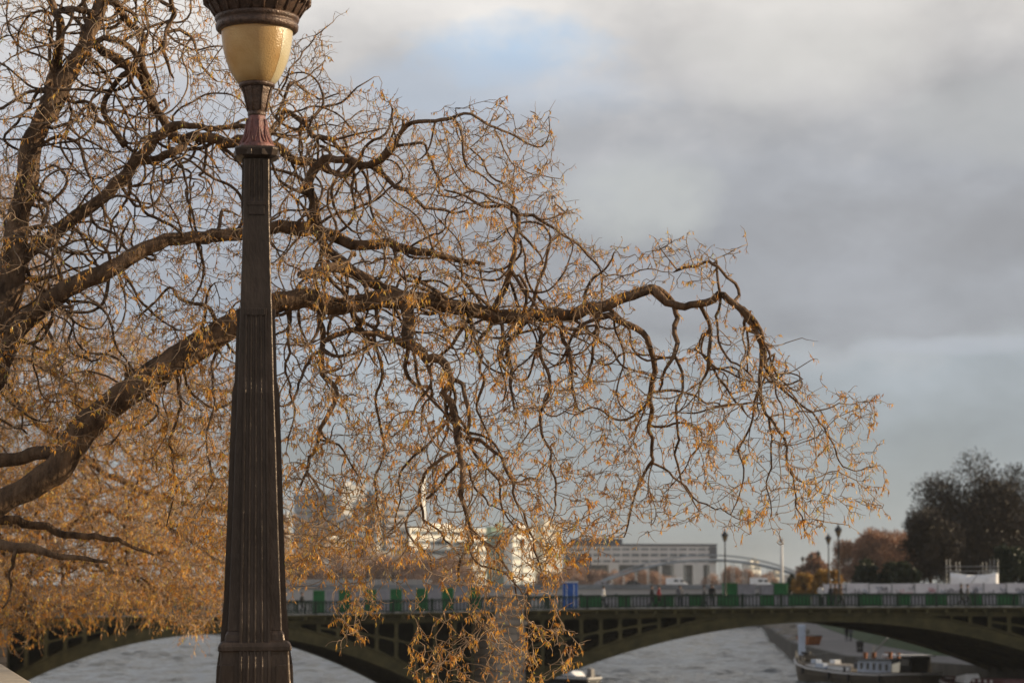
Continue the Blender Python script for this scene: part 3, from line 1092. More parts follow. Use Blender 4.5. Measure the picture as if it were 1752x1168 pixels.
barge, L = boat('river_barge', 'old brown hulled barge with white stripe moored to the quay under the right arch', 'barge', 1363, 237, 1590, 211, HB,
                [(0, 2.35), (.1, 2.0), (.25, 1.6), (.5, 1.4), (.75, 1.45), (1, 1.8)], M['hull_olive'])
def X_(t):
    return -L / 2 + t * L
b = MB()
b.box((X_(.36), 0, 1.55), (L * .34, 3.0, .62))
for i in range(9):
    b.box((X_(.21 + i * .0375), 0, 1.88), (.10, 3.02, .06))
b.build('hatch_cover', M['deck_wood'], barge, bevel=.05)
b = MB()
b.box((X_(.36), -1.62, 1.50), (L * .35, .18, .5))
b.box((X_(.36), 1.62, 1.50), (L * .35, .18, .5))
build_each(b, 'coaming', M['white_paint'], barge)
cab = MB()
cx, cl = X_(.715), L * .25
cab.loft([[(cx - cl / 2, -1.75, 1.2), (cx + cl / 2, -1.75, 1.2), (cx + cl / 2, 1.75, 1.2), (cx - cl / 2, 1.75, 1.2)],
          [(cx - cl / 2 + .15, -1.62, 2.55), (cx + cl / 2 - .1, -1.62, 2.75), (cx + cl / 2 - .1, 1.62, 2.75), (cx - cl / 2 + .15, 1.62, 2.55)]])
cabo = cab.build('cabin', M['pale_blue_paint'], barge, bevel=.06)
for i in range(5):
    w_ = MB()
    w_.box((cx - cl * .36 + i * cl * .18, -1.71, 2.02), (.42, .06, .62))
    w_.build('window', M['glass_dark'], cabo)
rf = MB()
rf.loft([[(cx - cl / 2 - .1, -1.85, 2.56), (cx + cl / 2 + .1, -1.85, 2.76), (cx + cl / 2 + .1, 1.85, 2.76), (cx - cl / 2 - .1, 1.85, 2.56)],
         [(cx - cl / 2 - .1, -1.8, 2.66), (cx + cl / 2 + .1, -1.8, 2.86), (cx + cl / 2 + .1, 1.8, 2.86), (cx - cl / 2 - .1, 1.8, 2.66)]])
rf.build('roof', M['hull_dark'], cabo)
wh = MB()
wh.loft([[(X_(.86), -1.2, 1.4), (X_(.94), -1.1, 1.5), (X_(.94), 1.1, 1.5), (X_(.86), 1.2, 1.4)],
         [(X_(.865), -1.1, 3.1), (X_(.935), -1.0, 3.1), (X_(.935), 1.0, 3.1), (X_(.865), 1.1, 3.1)]])
who = wh.build('wheelhouse', M['black'], barge, bevel=.05)
w_ = MB()
w_.box((X_(.90), 0, 3.17), (L * .10, 2.6, .12))
w_.build('roof', M['white_paint'], who)
for sx, m in ((-1.13, M['glass_dark']),):
    w_ = MB()
    w_.box((X_(.90), sx, 2.55), (L * .055, .06, .6))
    w_.build('window', m, who)
for i, (tt, yy, s) in enumerate(((.62, -1.2, .5), (.66, -.9, .42), (.69, -1.3, .5), (.80, -1.2, .52), (.83, -.8, .45), (.655, .6, .5))):
    p = MB()
    z0 = 2.66 + (tt - .6) * .8
    p.lathe([(0, 0), (.24 * s * 1.35, 0), (.34 * s * 1.35, .9 * s * 1.3), (.30 * s * 1.35, .9 * s * 1.3), (.26 * s * 1.35, .8 * s * 1.3), (0, .8 * s * 1.3)], 10, (0, 0, 0))
    po = p.build('flower_pot', M['orange'])
    mw = Matrix.Translation(barge.location) @ Matrix.Rotation(barge.rotation_euler.z, 4, 'Z')
    po.location = mw @ Vector((X_(tt), yy, z0))
    tag(po, ['small terracotta pot at the front of the barge cabin roof', 'second terracotta pot from the front on the barge cabin roof', 'middle terracotta pot near the edge of the barge cabin roof',
             'terracotta pot near the back edge of the barge cabin roof', 'rearmost terracotta pot on the barge cabin roof', 'terracotta pot on the quay side of the barge cabin roof'][i], 'flower pot', 'terracotta pots on the barge')
tend = MB()
tr = [(-1.6, .0), (-1.3, .35), (1.3, .35), (1.7, .18), (1.7, .0)]
tend.loft([[(p, -.5, q) for p, q in tr], [(p, .5, q) for p, q in tr]])
to = tend.build('upturned_dinghy', M['white_paint'], bevel=.12)
to.location = Matrix.Translation(barge.location) @ Matrix.Rotation(barge.rotation_euler.z, 4, 'Z') @ Vector((X_(.74), .1, 2.84))
to.rotation_euler = (0, 0, barge.rotation_euler.z)
tag(to, 'small white upturned dinghy lying on the barge cabin roof', 'dinghy')
b = MB()
b.bar((X_(.46), .6, 1.7), (X_(.60), 1.5, 4.6), .13, .13)
b.tube([(X_(.46), .6, 1.2), (X_(.46), .6, 2.2)], .12, 8)
b.build('boom', M['steel'], barge)
b = MB()
b.lathe([(0, 0), (.55, 0), (.55, .2), (.3, .25), (.3, .7), (.55, .75), (.55, .95), (0, .95)], 12, (X_(.075), 0, 1.95))
b.box((X_(.10), -.2, 2.35), (1.0, 1.5, .5))
b.build('winch', M['hull_dark'], barge)
b = MB()
for i in range(7):
    tt = .02 + i * .03
    x, bb, z, rk = hull_rings(L, HB, [(0, 2.35), (.1, 2.0), (.25, 1.6), (.5, 1.4), (.75, 1.45), (1, 1.8)], 0, 101)[int(tt * 100)]
    b.tube([(x - rk * .5, -bb + .1, z), (x - rk * .5, -bb + .1, z + .75)], .03, 5)
b.build('handrail', M['steel'], barge)
b = MB()
b.loft([[(-1.0, -.3, 1.45), (1.0, -.3, 1.45), (1.0, .3, 1.45), (-1.0, .3, 1.45)], [(-.8, -.25, 1.95), (.8, -.25, 1.95), (.8, .25, 1.95), (-.8, .25, 1.95)]])
for v in range(len(b.v)):
    b.v[v] = (b.v[v][0] + X_(.33), b.v[v][1] - 1.85, b.v[v][2] + .05)
b.build('locker', M['pale_blue_paint'], barge)
SHB = [(0, 2.35), (.1, 2.0), (.25, 1.6), (.5, 1.4), (.75, 1.45), (1, 1.8)]
for tt in (.2, .42, .58, .8):
    x, bb, z, rk = hull_rings(L, HB, SHB, 0, 101)[int(tt * 100)]
    f_ = MB()
    f_.tube([(x, -bb - .16, z - .25), (x, -bb - .18, z - .9)], .13, 8)
    f_.tube([(x, -bb + .05, z + .02), (x, -bb - .15, z - .25)], .02, 4)
    f_.build('fender', M['hull_dark'], barge)
for tt in (.08, .28, .5):
    x, bb, z, rk = hull_rings(L, HB, SHB, 0, 101)[int(tt * 100)]
    f_ = MB()
    f_.lathe([(0, 0), (.14, 0), (.11, .3), (.16, .38), (0, .4)], 8, (x, -bb * .8, z - .02))
    f_.build('bollard', M['black'], barge)
f_ = MB()
f_.tube([(X_(.60), 0, 1.4), (X_(.60), 0, 3.9)], [.06, .04], 6)
f_.tube([(X_(.60), 0, 3.85), (X_(.03), 0, 2.4)], .018, 4)
f_.build('mast', M['steel'], barge)
for k_, (tt, yy, m_) in enumerate(((.22, -.9, 'pale_blue_paint'), (.27, .5, 'white_paint'), (.56, -1.0, 'jacket_grey'), (.585, .9, 'deck_wood'))):
    f_ = MB()
    f_.box((X_(tt), yy, 1.95), (1.1, .7, .6))
    f_.build('deck_box', M[m_], barge, bevel=.05)

rb, L2 = boat('red_boat', 'dull red boat in deep shade under the arch, behind the stern of the barge', 'boat', 1618, 203, 1760, 191, HB, [(0, 1.75), (.3, 1.35), (1, 1.3)], M['red_boat'])
b = MB()
b.loft([[(-L2 * .1, -1.3, 1.0), (L2 * .35, -1.3, 1.0), (L2 * .35, 1.3, 1.0), (-L2 * .1, 1.3, 1.0)], [(-L2 * .05, -1.15, 1.75), (L2 * .32, -1.15, 1.8), (L2 * .32, 1.15, 1.8), (-L2 * .05, 1.15, 1.75)]])
cb = b.build('cabin', M['red_boat'], rb, bevel=.05)
for i in range(4):
    w_ = MB()
    w_.box((-L2 * .02 + i * .9, -1.27, 1.58), (.3, .06, .26))
    w_.build('window', M['jacket_white'], cb)
b = MB()
b.loft([[(-L2 * .40, -.1, 1.3), (-L2 * .18, -.9, 1.2), (-L2 * .18, .9, 1.2), (-L2 * .40, .1, 1.3)], [(-L2 * .38, -.05, 1.75), (-L2 * .19, -.6, 2.05), (-L2 * .19, .6, 2.05), (-L2 * .38, .05, 1.75)]])
b.build('foredeck_cover', M['white_paint'], rb)
bb_, L3 = boat('motor_boat', 'black motor boat with white deck passing just right of the stone pier', 'boat', 870, 232, 1016, 226, [(0, .1), (.1, .9), (.3, 1.4), (.9, 1.4), (1, 1.2)], [(0, 1.3), (.4, .85), (1, .8)], M['hull_dark'])
b = MB()
b.loft([[(-L3 * .1, -1.1, .5), (L3 * .36, -1.1, .5), (L3 * .36, 1.1, .5), (-L3 * .1, 1.1, .5)], [(L3 * .02, -.95, 1.45), (L3 * .30, -.95, 1.2), (L3 * .30, .95, 1.2), (L3 * .02, .95, 1.45)]])
b.build('cabin', M['white_paint'], bb_, bevel=.08)
b = MB()
b.loft([[(L3 * .43, -.35, .7), (L3 * .49, -.35, .7), (L3 * .49, .35, .7), (L3 * .43, .35, .7)], [(L3 * .44, -.3, 1.6), (L3 * .485, -.3, 1.5), (L3 * .485, .3, 1.5), (L3 * .44, .3, 1.6)]])
b.build('outboard', M['deck_wood'], bb_, bevel=.06)
tb, L4 = boat('tour_boat', 'white tour boat far off under the crown of the left arch', 'boat', 358, 452, 440, 448, [(0, .3), (.1, 1.8), (1, 1.8)], [(0, 1.3), (1, 1.2)], M['white_paint'])
b = MB()
b.box((L4 * .05, 0, 1.9), (L4 * .7, 3.0, 1.5))
cb = b.build('cabin', M['white_paint'], tb, bevel=.15)
w_ = MB()
for i in range(6):
    w_.box((-L4 * .22 + i * L4 * .105, -1.53, 2.1), (L4 * .085, .06, .7))
w_.build('window_row', M['glass_dark'], cb)
# things on the lower quay
mp_ = thing('mooring_post', 'pale thick mooring post standing behind the barge bow', 'mooring post', (xat(1370.5, 262), 262, -.5))
b = MB()
ph = zat(1068, 262) + .5
b.lathe([(0, 0), (.42, 0), (.42, ph - .3), (.46, ph - .3), (.46, ph - .1), (.30, ph), (0, ph)], 16)
b.build('shaft', M['pale_blue_paint'], mp_, smooth=False)
bn = thing('litter_bin', 'black bin standing on the lower quay behind the barge', 'bin', (xat(1469.5, 257), 257, 2.24))
b = MB()
b.lathe([(0, 0), (.36, 0), (.42, 1.05), (.38, 1.05), (.36, .95), (0, .95)], 14)
b.build('drum', M['hull_dark'], bn)
b = MB()
b.lathe([(.44, 1.06), (.45, 1.16), (.2, 1.26), (0, 1.28)], 14)
b.build('lid', M['black'], bn)
for i, (px, Y, ln) in enumerate(((1312, 400, 12), (1330, 350, 11), (1345, 310, 9))):
    st = thing('stone_steps', ['farthest flight of stone steps on the lower quay', 'middle flight of stone steps on the lower quay', 'nearest flight of stone steps on the lower quay'][i], 'steps', (xat(px, Y) + 1.5, Y, 2.22), R(-78), 'quay steps')
    b = MB()
    for k in range(5):
        b.box((0, k * .35, .12 + k * .0), (ln, .36, .18 + k * .32))
    b.build('flight', M['quay_stone'], st)
kr = thing('orange_skip', 'orange brown skip on the quay right of the pale mooring post', 'skip', (xat(1383, 290), 290, 2.24), R(-70))
b = MB()
b.loft([[(-1.3, -.8, 0), (1.3, -.8, 0), (1.3, .8, 0), (-1.3, .8, 0)], [(-1.8, -.95, 1.1), (1.8, -.95, 1.1), (1.8, .95, 1.1), (-1.8, .95, 1.1)],
        [(-1.7, -.85, 1.1), (1.7, -.85, 1.1), (1.7, .85, 1.1), (-1.7, .85, 1.1)], [(-1.25, -.7, .3), (1.25, -.7, .3), (1.25, .7, .3), (-1.25, .7, .3)]])
b.build('body', M['orange'], kr)
b = MB()
b.tube([(-1.83, -.98, 1.12), (1.83, -.98, 1.12), (1.83, .98, 1.12), (-1.83, .98, 1.12), (-1.83, -.98, 1.12)], .06, 6)
b.build('rim', M['jacket_grey'], kr)

# ------------------------------------------------------------------ far bridges
fb = thing('stone_bridge', 'low pale stone bridge carrying traffic far beyond the iron bridge', 'bridge', (0, 560, 0))
M['far_stone'] = mat('far_bridge_stone', (.46, .43, .41), .85, 0, c2=(.36, .34, .33), scale=.12)
M['far_dark'] = mat('far_bridge_parapet', (.19, .20, .21), .8, 0, .3, .2)
zt_, zb_ = zat(1007, 560), zat(1018, 560)
fx0, fx1 = xat(-300, 560), xat(1345, 560)
b = MB()
NA = 7
aw = (fx1 - fx0) / NA
for i in range(NA):          # segmental stone arches between piers
    pts = [(fx0 + i * aw, zb_ - 5.5)]
    for k in range(17):
        u = k / 16
        pts.append((fx0 + i * aw + 1.6 + u * (aw - 3.2), zb_ - 1.0 - 5.0 * (2 * u - 1) ** 2))
    pts.append((fx0 + (i + 1) * aw, zb_ - 5.5))
    lo = [(x, z) for x, z in pts]
    n = len(lo)
    vs = [(x, -6, z) for x, z in lo] + [(x, -6, zt_) for x, z in lo] + [(x, 6, z) for x, z in lo] + [(x, 6, zt_) for x, z in lo]
    fs = []
    for k in range(n - 1):
        fs += [(k, k + 1, n + k + 1, n + k), (2 * n + k, 3 * n + k, 3 * n + k + 1, 2 * n + k + 1), (k, 2 * n + k, 2 * n + k + 1, k + 1), (n + k, n + k + 1, 3 * n + k + 1, 3 * n + k)]
    b.add(vs, fs)
    b.box((fx0 + i * aw, 0, (zb_ - 5.5) / 2 - .5), (3.2, 14, zb_ - 4.5))
b.build('arches', M['far_stone'], fb)
b = MB()
for y in (-6.1, 6.1):
    b.box(((fx0 + fx1) / 2, y, zt_ + .55), (fx1 - fx0, .4, 1.1))
build_each(b, 'parapet', M['far_dark'], fb)
def van(px, Y, label, m, z, L=5.2, H=2.3):
    t = thing('white_van' if H > 2 else 'parked_car', label, 'van' if H > 2 else 'car', (xat(px, Y), Y, z), 0, 'vehicles on the far stone bridge')
    b = MB()
    pr = [(-L / 2, .35), (L / 2, .35), (L / 2, .95), (L * .36, 1.1), (L * .24, H), (-L / 2, H)] if H > 2 else [(-L / 2, .3), (L / 2, .3), (L / 2, .75), (L * .28, .9), (L * .12, H), (-L * .3, H), (-L / 2, .95)]
    b.loft([[(p, -.95, q) for p, q in pr], [(p, .95, q) for p, q in pr]])
    b.build('body', m, t, bevel=.08)
    b = MB()
    b.box((L * .22, -.96, H * .68), (L * .16, .04, H * .24))
    b.box((-L * .05, -.96, H * .70), (L * .2, .04, H * .22))
    build_each(b, 'window', M['glass_dark'], t)
    for sx in (-.32, .32):
        w_ = MB()
        w_.tube([(sx * L, -1.0, .34), (sx * L, -.75, .34)], .34, 12)
        w_.tube([(sx * L, .75, .34), (sx * L, 1.0, .34)], .34, 12)
        build_each(w_, 'wheel', M['black'], t)
van(1158, 557, 'white van in front of the long grey government block on the far bridge', M['white_paint'], zt_ + .4)
van(1302, 557, 'white van on the far bridge right of the dark street lamp', M['white_paint'], zt_ + .4)
van(1032, 557, 'grey car on the far bridge above the blue site toilet', M['grey_panel'], zt_ + .45, 4.3, 1.5)
van(1085, 557, 'dark car on the far bridge left of the white van', M['hull_dark'], zt_ + .45, 4.3, 1.5)
vb = thing('steel_arch_bridge', 'slender grey steel arch bridge rising before the long grey block', 'bridge', (0, 700, 0))
M['far_steel'] = mat('hazed_grey_steel', (.30, .325, .35), .6, 0, .15, .2)  # lightened, putting distance haze into the steel's own colour
ax0, ax1 = xat(1005, 700), xat(1420, 700)
za0, zac = zat(1006, 700), zat(957.5, 700)
for y in (-4, 4):
    b = MB()
    pts = []
    for k in range(41):
        u = k / 40
        pts.append((ax0 + u * (ax1 - ax0), y, za0 + (zac - za0) * (1 - (2 * u - 1) ** 2)))
    b.tube(pts, .34, 6)
    b.tube([(x, y, z + 1.5 * (1 - abs(2 * k / 40 - 1) ** 3)) for k, (x, _, z) in enumerate(pts)], .17, 5)
    for k in range(2, 39, 2):
        x, _, z = pts[k]
        b.tube([(x, y, z), (x, y, za0 + .3)], .10, 4)
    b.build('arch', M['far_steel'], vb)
b = MB()
b.box(((ax0 + ax1) / 2, 0, za0 - .2), (ax1 - ax0 + 60, 9, 1.0))
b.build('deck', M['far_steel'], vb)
b = MB()
for u in (0, 1):
    b.box((ax0 + u * (ax1 - ax0), 0, (za0 - .8) / 2 - 1), (4, 11, za0 + 1))
build_each(b, 'pier', M['far_stone'], vb)

# ------------------------------------------------------------------ far buildings
def fmat(name, c, v=.10, s=.08):
    return mat(name, c, .8, 0, v, s)
M['cream'] = fmat('cream_render', (.60, .55, .46))
M['white_wall'] = fmat('white_render', (.76, .73, .65))
M['grey_wall'] = fmat('grey_concrete', (.60, .57, .55))
M['blue_wall'] = fmat('blue_grey_curtain_wall', (.23, .26, .31))
M['pale_wall'] = fmat('pale_concrete', (.58, .56, .53))
M['green_wall'] = fmat('pale_green_cladding', (.34, .46, .33))
M['dark_wall'] = fmat('dark_cladding_and_shade', (.10, .105, .12))  # dark cladding, used as well for the shaded sides of pale towers
M['win'] = mat('far_window_glass', (.14, .155, .165), .2, 0, .4, .3, spec=.6)
M['win_pale'] = mat('pale_window_glass', (.28, .33, .34), .2, 0, .3, .3, spec=.6)
def block(name, label, px0, px1, ytop, Y, wallm, rz=0.0, depth=10.0, style='bands', winm=None, floors=None, cols=8, roofm=None, zb=5.2, ybase=None, win_h=.5):
    """building seen between two pixel columns; rz turns its front (-Y) round to face right"""
    x0, x1 = xat(px0, Y), xat(px1, Y)
    span = x1 - x0
    wd = max((span - depth * abs(math.sin(rz))) / math.cos(rz), 2.0)
    h = zat(ytop, Y) - zb
    t = thing(name, label, 'building', ((x0 + x1) / 2, Y, zb), rz)
    b = MB()
    b.box((0, 0, h / 2), (wd, depth, h))
    b.build('wall', wallm, t)
    b = MB()
    b.box((0, 0, h + .25), (wd + .8, depth + .8, .5))
    b.build('roof', roofm or wallm, t)
    b = MB()
    b.box((wd * rng.uniform(-.2, .2), 0, h + 1.4), (wd * .3, depth * .5, 1.8))
    b.build('penthouse', roofm or wallm, t)
    winm = winm or M['win']
    if floors is None:
        floors = max(2, int(h / 3.3))
    fh = h / floors
    if style == 'bands':
        for i in range(floors):
            b = MB()
            b.box((0, -depth / 2 - .04, fh * (i + .55)), (wd * .94, .16, fh * win_h))
            b.box((wd / 2 + .04, 0, fh * (i + .55)), (.16, depth * .85, fh * win_h))
            b.box((-wd / 2 - .04, 0, fh * (i + .55)), (.16, depth * .85, fh * win_h))
            nb = max(2, int(wd / 4))
            b.build('window_band', winm, t)
    elif style == 'grid':
        k = 0
        for i in range(floors):
            for j in range(cols):
                if k >= 96:
                    break
                b = MB()
                b.box((-wd / 2 + wd * (j + .5) / cols, -depth / 2 - .04, fh * (i + .55)), (wd / cols * .55, .16, fh * win_h))
                b.build('window', winm, t)
                k += 1
    elif style == 'fins':
        b = MB()
        for j in range(cols):
            b.box((-wd / 2 + wd * (j + .5) / cols, -depth / 2 - .04, h * .5), (wd / cols * .5, .16, h * .9))
        b.build('window_strip', winm, t)
    return t, wd, h
Q = R(48)
block('tower_block', 'narrow sunlit white tower edge just right of the big lamp post', 484, 498, 884, 980, M['white_wall'], Q, 3, 'grid', M['win_pale'], 9, 2)
block('tower_block', 'blue grey glass tower behind orange twigs right of the big lamp post', 500, 574, 848, 1120, M['blue_wall'], R(10), 12, 'bands', M['win'], 14)
block('tower_block', 'tall pale tower left of the dark shaded stripe behind the twigs', 573, 623, 832, 1100, M['pale_wall'], R(38), 6, 'bands', M['win_pale'], 16, win_h=.3)
block('tower_block', 'dark narrow block added for the shaded side of the tall pale tower', 622, 640, 846, 1106, M['dark_wall'], 0, 6, 'fins', M['win'], cols=3)  # added box: the pale tower's side shade painted as a dark wall
block('tower_block', 'thin pale tower right of the dark narrow shaded side', 639, 652, 852, 1100, M['pale_wall'], R(38), 2, 'bands', M['win_pale'], 14, win_h=.3)
block('tower_block', 'very thin dark block added for the shaded side of the thin pale tower', 651, 659, 856, 1104, M['dark_wall'], 0, 3, 'fins', M['win'], cols=2)  # another added box, dark in place of shade between the towers
block('tower_block', 'grey tower just left of the white chimney', 658, 692, 866, 1096, M['grey_wall'], R(20), 5, 'bands', M['win'], 13, win_h=.4)
block('apartment_house', 'low bright sunlit house below the tall pale tower', 552, 592, 922, 960, M['white_wall'], Q, 4, 'grid', M['win_pale'], 3, 5, zb=10)
block('apartment_house', 'low cream house below the very thin dark block', 596, 690, 945, 1000, M['cream'], R(30), 8, 'grid', M['win'], 4, 8)
block('office_building', 'white banded office block right of the chimney foot', 686, 838, 905, 960, M['white_wall'], Q, 6, 'bands', M['win'], 7, win_h=.42)
block('office_building', 'pale green clad block between two white office blocks', 832, 866, 903, 955, M['green_wall'], R(25), 5, 'fins', M['win_pale'], cols=5)
block('office_building', 'dazzling white block with small square windows', 862, 915, 905, 950, M['white_wall'], Q, 5, 'grid', M['win_pale'], 8, 8)
block('office_building', 'cream block at the left end of the long grey block', 908, 962, 899, 965, M['cream'], R(40), 8, 'bands', M['win_pale'], 6, win_h=.2)
ch = thing('chimney', 'tall white chimney rising behind the white banded office block', 'chimney', (xat(720, 1050), 1050, 5.2))
b = MB()
hh = zat(806, 1050) - 5.2
b.lathe([(0, 0), (2.4, 0), (2.1, hh * .6), (1.95, hh - .8), (0, hh - .8)], 24)
b.build('shaft', M['white_wall'], ch, smooth=True)
b = MB()
b.lathe([(2.1, hh - 2.2), (2.2, hh - 2.1), (2.2, hh), (1.5, hh), (1.5, hh - .8)], 24)
b.build('rim', M['grey_panel'], ch)

# the long grey block
gx0, gx1, GY = 962, 1222, 1000
x0, x1 = xat(gx0, GY), xat(gx1, GY)
gz = lambda y: zat(y, GY) - 5.2
gb = thing('government_block', 'long grey government block with tall dark openings and pale piers', 'building', ((x0 + x1) / 2, GY, 5.2), R(3))
gw = x1 - x0
def gxl(px):
    return xat(px, GY) - (x0 + x1) / 2
b = MB()
b.box((0, 0, (gz(966) + gz(934)) / 2), (gw, 16, gz(934) - gz(966)))
b.build('wall', M['grey_wall'], gb)
b = MB()
b.box((0, 2, gz(966) / 2 - .02), (gw * .985, 10, gz(966)))
b.build('recessed_wall', M['win'], gb)
b = MB()
b.box((0, 0, gz(934) + .5), (gw + 1, 16.6, .9))
b.build('roof', M['dark_wall'], gb)
b = MB()
b.box((gxl(1020), 1, (gz(934) + gz(923)) / 2 + .5), (xat(1062, GY) - xat(975, GY), 9, gz(923) - gz(934)))
b.build('penthouse', M['dark_wall'], gb)
for ya, yb in ((938, 941), (947, 951.5), (958, 961.5)):
    for i in range(16):
        b = MB()
        b.box((-gw / 2 + gw * (i + .5) / 16, -8.03, (gz(ya) + gz(yb)) / 2), (gw / 16 * .8, .16, gz(ya) - gz(yb)))
        b.build('window', M['win'], gb)
for pa, pb in ((1038, 1056), (1100, 1106), (1124, 1129), (1150, 1166), (1182, 1200), (1211, 1222)):
    b = MB()
    b.box(((gxl(pa) + gxl(pb)) / 2, -5, gz(966) / 2), (gxl(pb) - gxl(pa), 6, gz(966) - .01))
    b.build('pillar', M['pale_wall'], gb)
b = MB()
b.box((gxl(986), -8.15, (gz(973) + gz(947)) / 2), (gxl(1008) - gxl(964), .5, gz(947) - gz(973)))
b.build('glass_front', M['dark_wall'], gb)
b = MB()
b.box((gxl(1217), -8.4, (gz(962) + gz(935)) / 2), (gxl(1223) - gxl(1211), 1.0, gz(935) - gz(962)))
b.build('stair_tower', M['dark_wall'], gb)
block('apartment_house', 'small bright white house beneath the right end of the steel arch', 1270, 1302, 966, 1150, M['white_wall'], R(40), 6, 'grid', M['win'], 4, 4)
block('apartment_house', 'tiny white house top right of the steel arch end', 1283, 1298, 961, 1250, M['cream'], R(40), 5, 'grid', M['win'], 4, 3)
block('apartment_house', 'far low pale house left of the thin mast', 1318, 1334, 978, 1200, M['cream'], R(30), 5, 'grid', M['win'], 3, 4)
block('apartment_house', 'far low house right of the thin mast', 1340, 1372, 984, 1240, M['pale_wall'], R(30), 5, 'grid', M['win'], 3, 4)
# embankment walls on the far left bank
em = MB()
ex0, ex1 = xat(470, 640), xat(735, 640)
em.box(((ex0 + ex1) / 2, 640, (zat(994, 640) - 2) / 2), (ex1 - ex0, 2.0, zat(994, 640) + 2))
for i in range(16):
    em.box((ex0 + (i + .5) * (ex1 - ex0) / 16, 638.9, (zat(994, 640) - 2) / 2), (.8, .4, zat(994, 640) + 1.9))
em.box(((ex0 + ex1) / 2, 640, zat(994, 640) + .25), (ex1 - ex0 + 1, 2.6, .5))
tag(em.build('embankment_wall', M['far_stone']), 'pale embankment wall along the far left bank behind the barriers', 'wall')

# ------------------------------------------------------------------ quads for leaves and twigs
def quads(name, P, D, S, tint, m, parent=None, bend=None):
    """rhomb leaves: base P, long axis D, half width S (n,3 arrays)"""
    n = len(P)
    V = np.empty((n, 4, 3))
    V[:, 0] = P
    V[:, 1] = P + D * .45 + S
    V[:, 2] = P + D
    V[:, 3] = P + D * .45 - S
    if bend is not None:
        V[:, 2] += bend
    me = bpy.data.meshes.new(name)
    me.vertices.add(n * 4)
    me.vertices.foreach_set('co', V.reshape(-1).astype(np.float32))
    me.loops.add(n * 4)
    me.loops.foreach_set('vertex_index', np.arange(n * 4, dtype=np.int32))
    me.polygons.add(n)
    me.polygons.foreach_set('loop_start', np.arange(0, n * 4, 4, dtype=np.int32))
    me.polygons.foreach_set('loop_total', np.full(n, 4, dtype=np.int32))
    me.update(calc_edges=True)
    a = me.attributes.new('tint', 'FLOAT', 'POINT')
    a.data.foreach_set('value', np.repeat(tint, 4).astype(np.float32))
    me.materials.append(m)
    o = bpy.data.objects.new(name, me)
    col.objects.link(o)
    if parent is not None:
        o.parent = parent
    return o
def unit(v):
    return v / np.maximum(np.linalg.norm(v, axis=-1, keepdims=True), 1e-9)
LM = {}
LM['dark'] = leaf_mat('dark_winter_twigs', [(0, (.020, .015, .010)), (.6, (.038, .027, .017)), (1, (.060, .042, .025))], .05)
LM['rust'] = leaf_mat('rusty_twigs', [(0, (.15, .08, .05)), (.6, (.32, .17, .10)), (1, (.44, .25, .14))], .25)
LM['pinkish'] = leaf_mat('pink_brown_twigs', [(0, (.20, .12, .085)), (.6, (.36, .22, .15)), (1, (.46, .30, .21))], .25)
LM['gold'] = leaf_mat('golden_leaves', [(0, (.16, .085, .02)), (.6, (.36, .20, .04)), (1, (.46, .28, .07))], .35)
LM['ever'] = leaf_mat('dark_evergreen_leaves', [(0, (.010, .016, .008)), (.7, (.022, .034, .014)), (1, (.05, .06, .022))], .15)
M['trunk'] = mat('dark_tree_bark', (.05, .04, .03), .9, 0, .35, 2.5, bump=.4, bscale=8)
def far_tree(name, label, px, Y, zb, ytop, wpx, kind, n, leaf, seed, group, squash=1.0, low=.18, aspect=.22, nblob=26):
    r = np.random.default_rng(seed)
    x = xat(px, Y)
    H = zat(ytop, Y) - zb
    Wd = (xat(wpx, Y) - xat(0, Y)) / 2
    t = thing(name, label, 'tree', (x, Y, zb), 0, group)
    b = MB()
    th = H * .45
    b.tube([(0, 0, -.2), (.05, 0, th * .3), (.0, .1, th * .7), (.1, 0, th)], [H * .028, H * .022, H * .018, H * .013], 9)
    cen = []
    for k in range(nblob):
        u = r.normal(size=3)
        u /= np.linalg.norm(u)
        s = r.uniform(.25, .80) ** .6
        c = np.array([u[0] * Wd * s, u[1] * Wd * s * .9, H * (low + (1 - low) * .5) + u[2] * H * (1 - low) * .5 * s])
        rad = (.20 + .16 * r.random()) * Wd
        top = 1 - abs(c[2] / H - .55) * .3
        cen.append((c, rad * top))
    for k in range(min(11, nblob)):
        c, _ = cen[k]
        s0 = np.array([0, 0, th * r.uniform(.45, 1.0)])
        mid = (s0 * .5 + c * .5) + np.array([0, 0, H * .04])
        b.tube([s0, mid, c], [H * .011, H * .007, H * .003], 5)
    b.build('trunk', M['trunk'], t)
    w_ = np.array([q ** 2 for _, q in cen])
    ids = r.choice(len(cen), n, p=w_ / w_.sum())
    C = np.array([c for c, _ in cen])[ids]
    Rr = np.array([q for _, q in cen])[ids]
    U = unit(r.normal(size=(n, 3)))
    P = C + U * (Rr * (r.random(n) ** .45) * (1 + .35 * r.normal(size=n) * .4))[:, None]
    P[:, 2] = np.maximum(P[:, 2], H * low * .35 + .2 * r.random(n))
    D = unit(U * .8 + r.normal(size=(n, 3)) * .6 + np.array([0, 0, .35])) * (leaf * r.uniform(.6, 1.5, n))[:, None]
    S = unit(np.cross(D, r.normal(size=(n, 3)))) * (leaf * aspect * r.uniform(.6, 1.3, n))[:, None]
    lump = r.random(len(cen))[ids]
    tint = np.clip(.5 * lump + .5 * r.random(n), 0, 1)
    quads('crown', P, D, S, tint, LM[kind], t)
    return t
GD = 'big dark trees at the right edge'
far_tree('bare_tree', 'tall dark tree with feathery top above the white scaffold', 1668, 292, 7.55, 793, 235, 'dark', 60000, .50, 1, GD, low=.08, aspect=.12, nblob=75)
far_tree('bare_tree', 'tall dark tree beyond the scaffold, partly cut off by the picture edge', 1775, 300, 7.55, 786, 205, 'dark', 45000, .50, 2, GD, low=.08, aspect=.12, nblob=60)
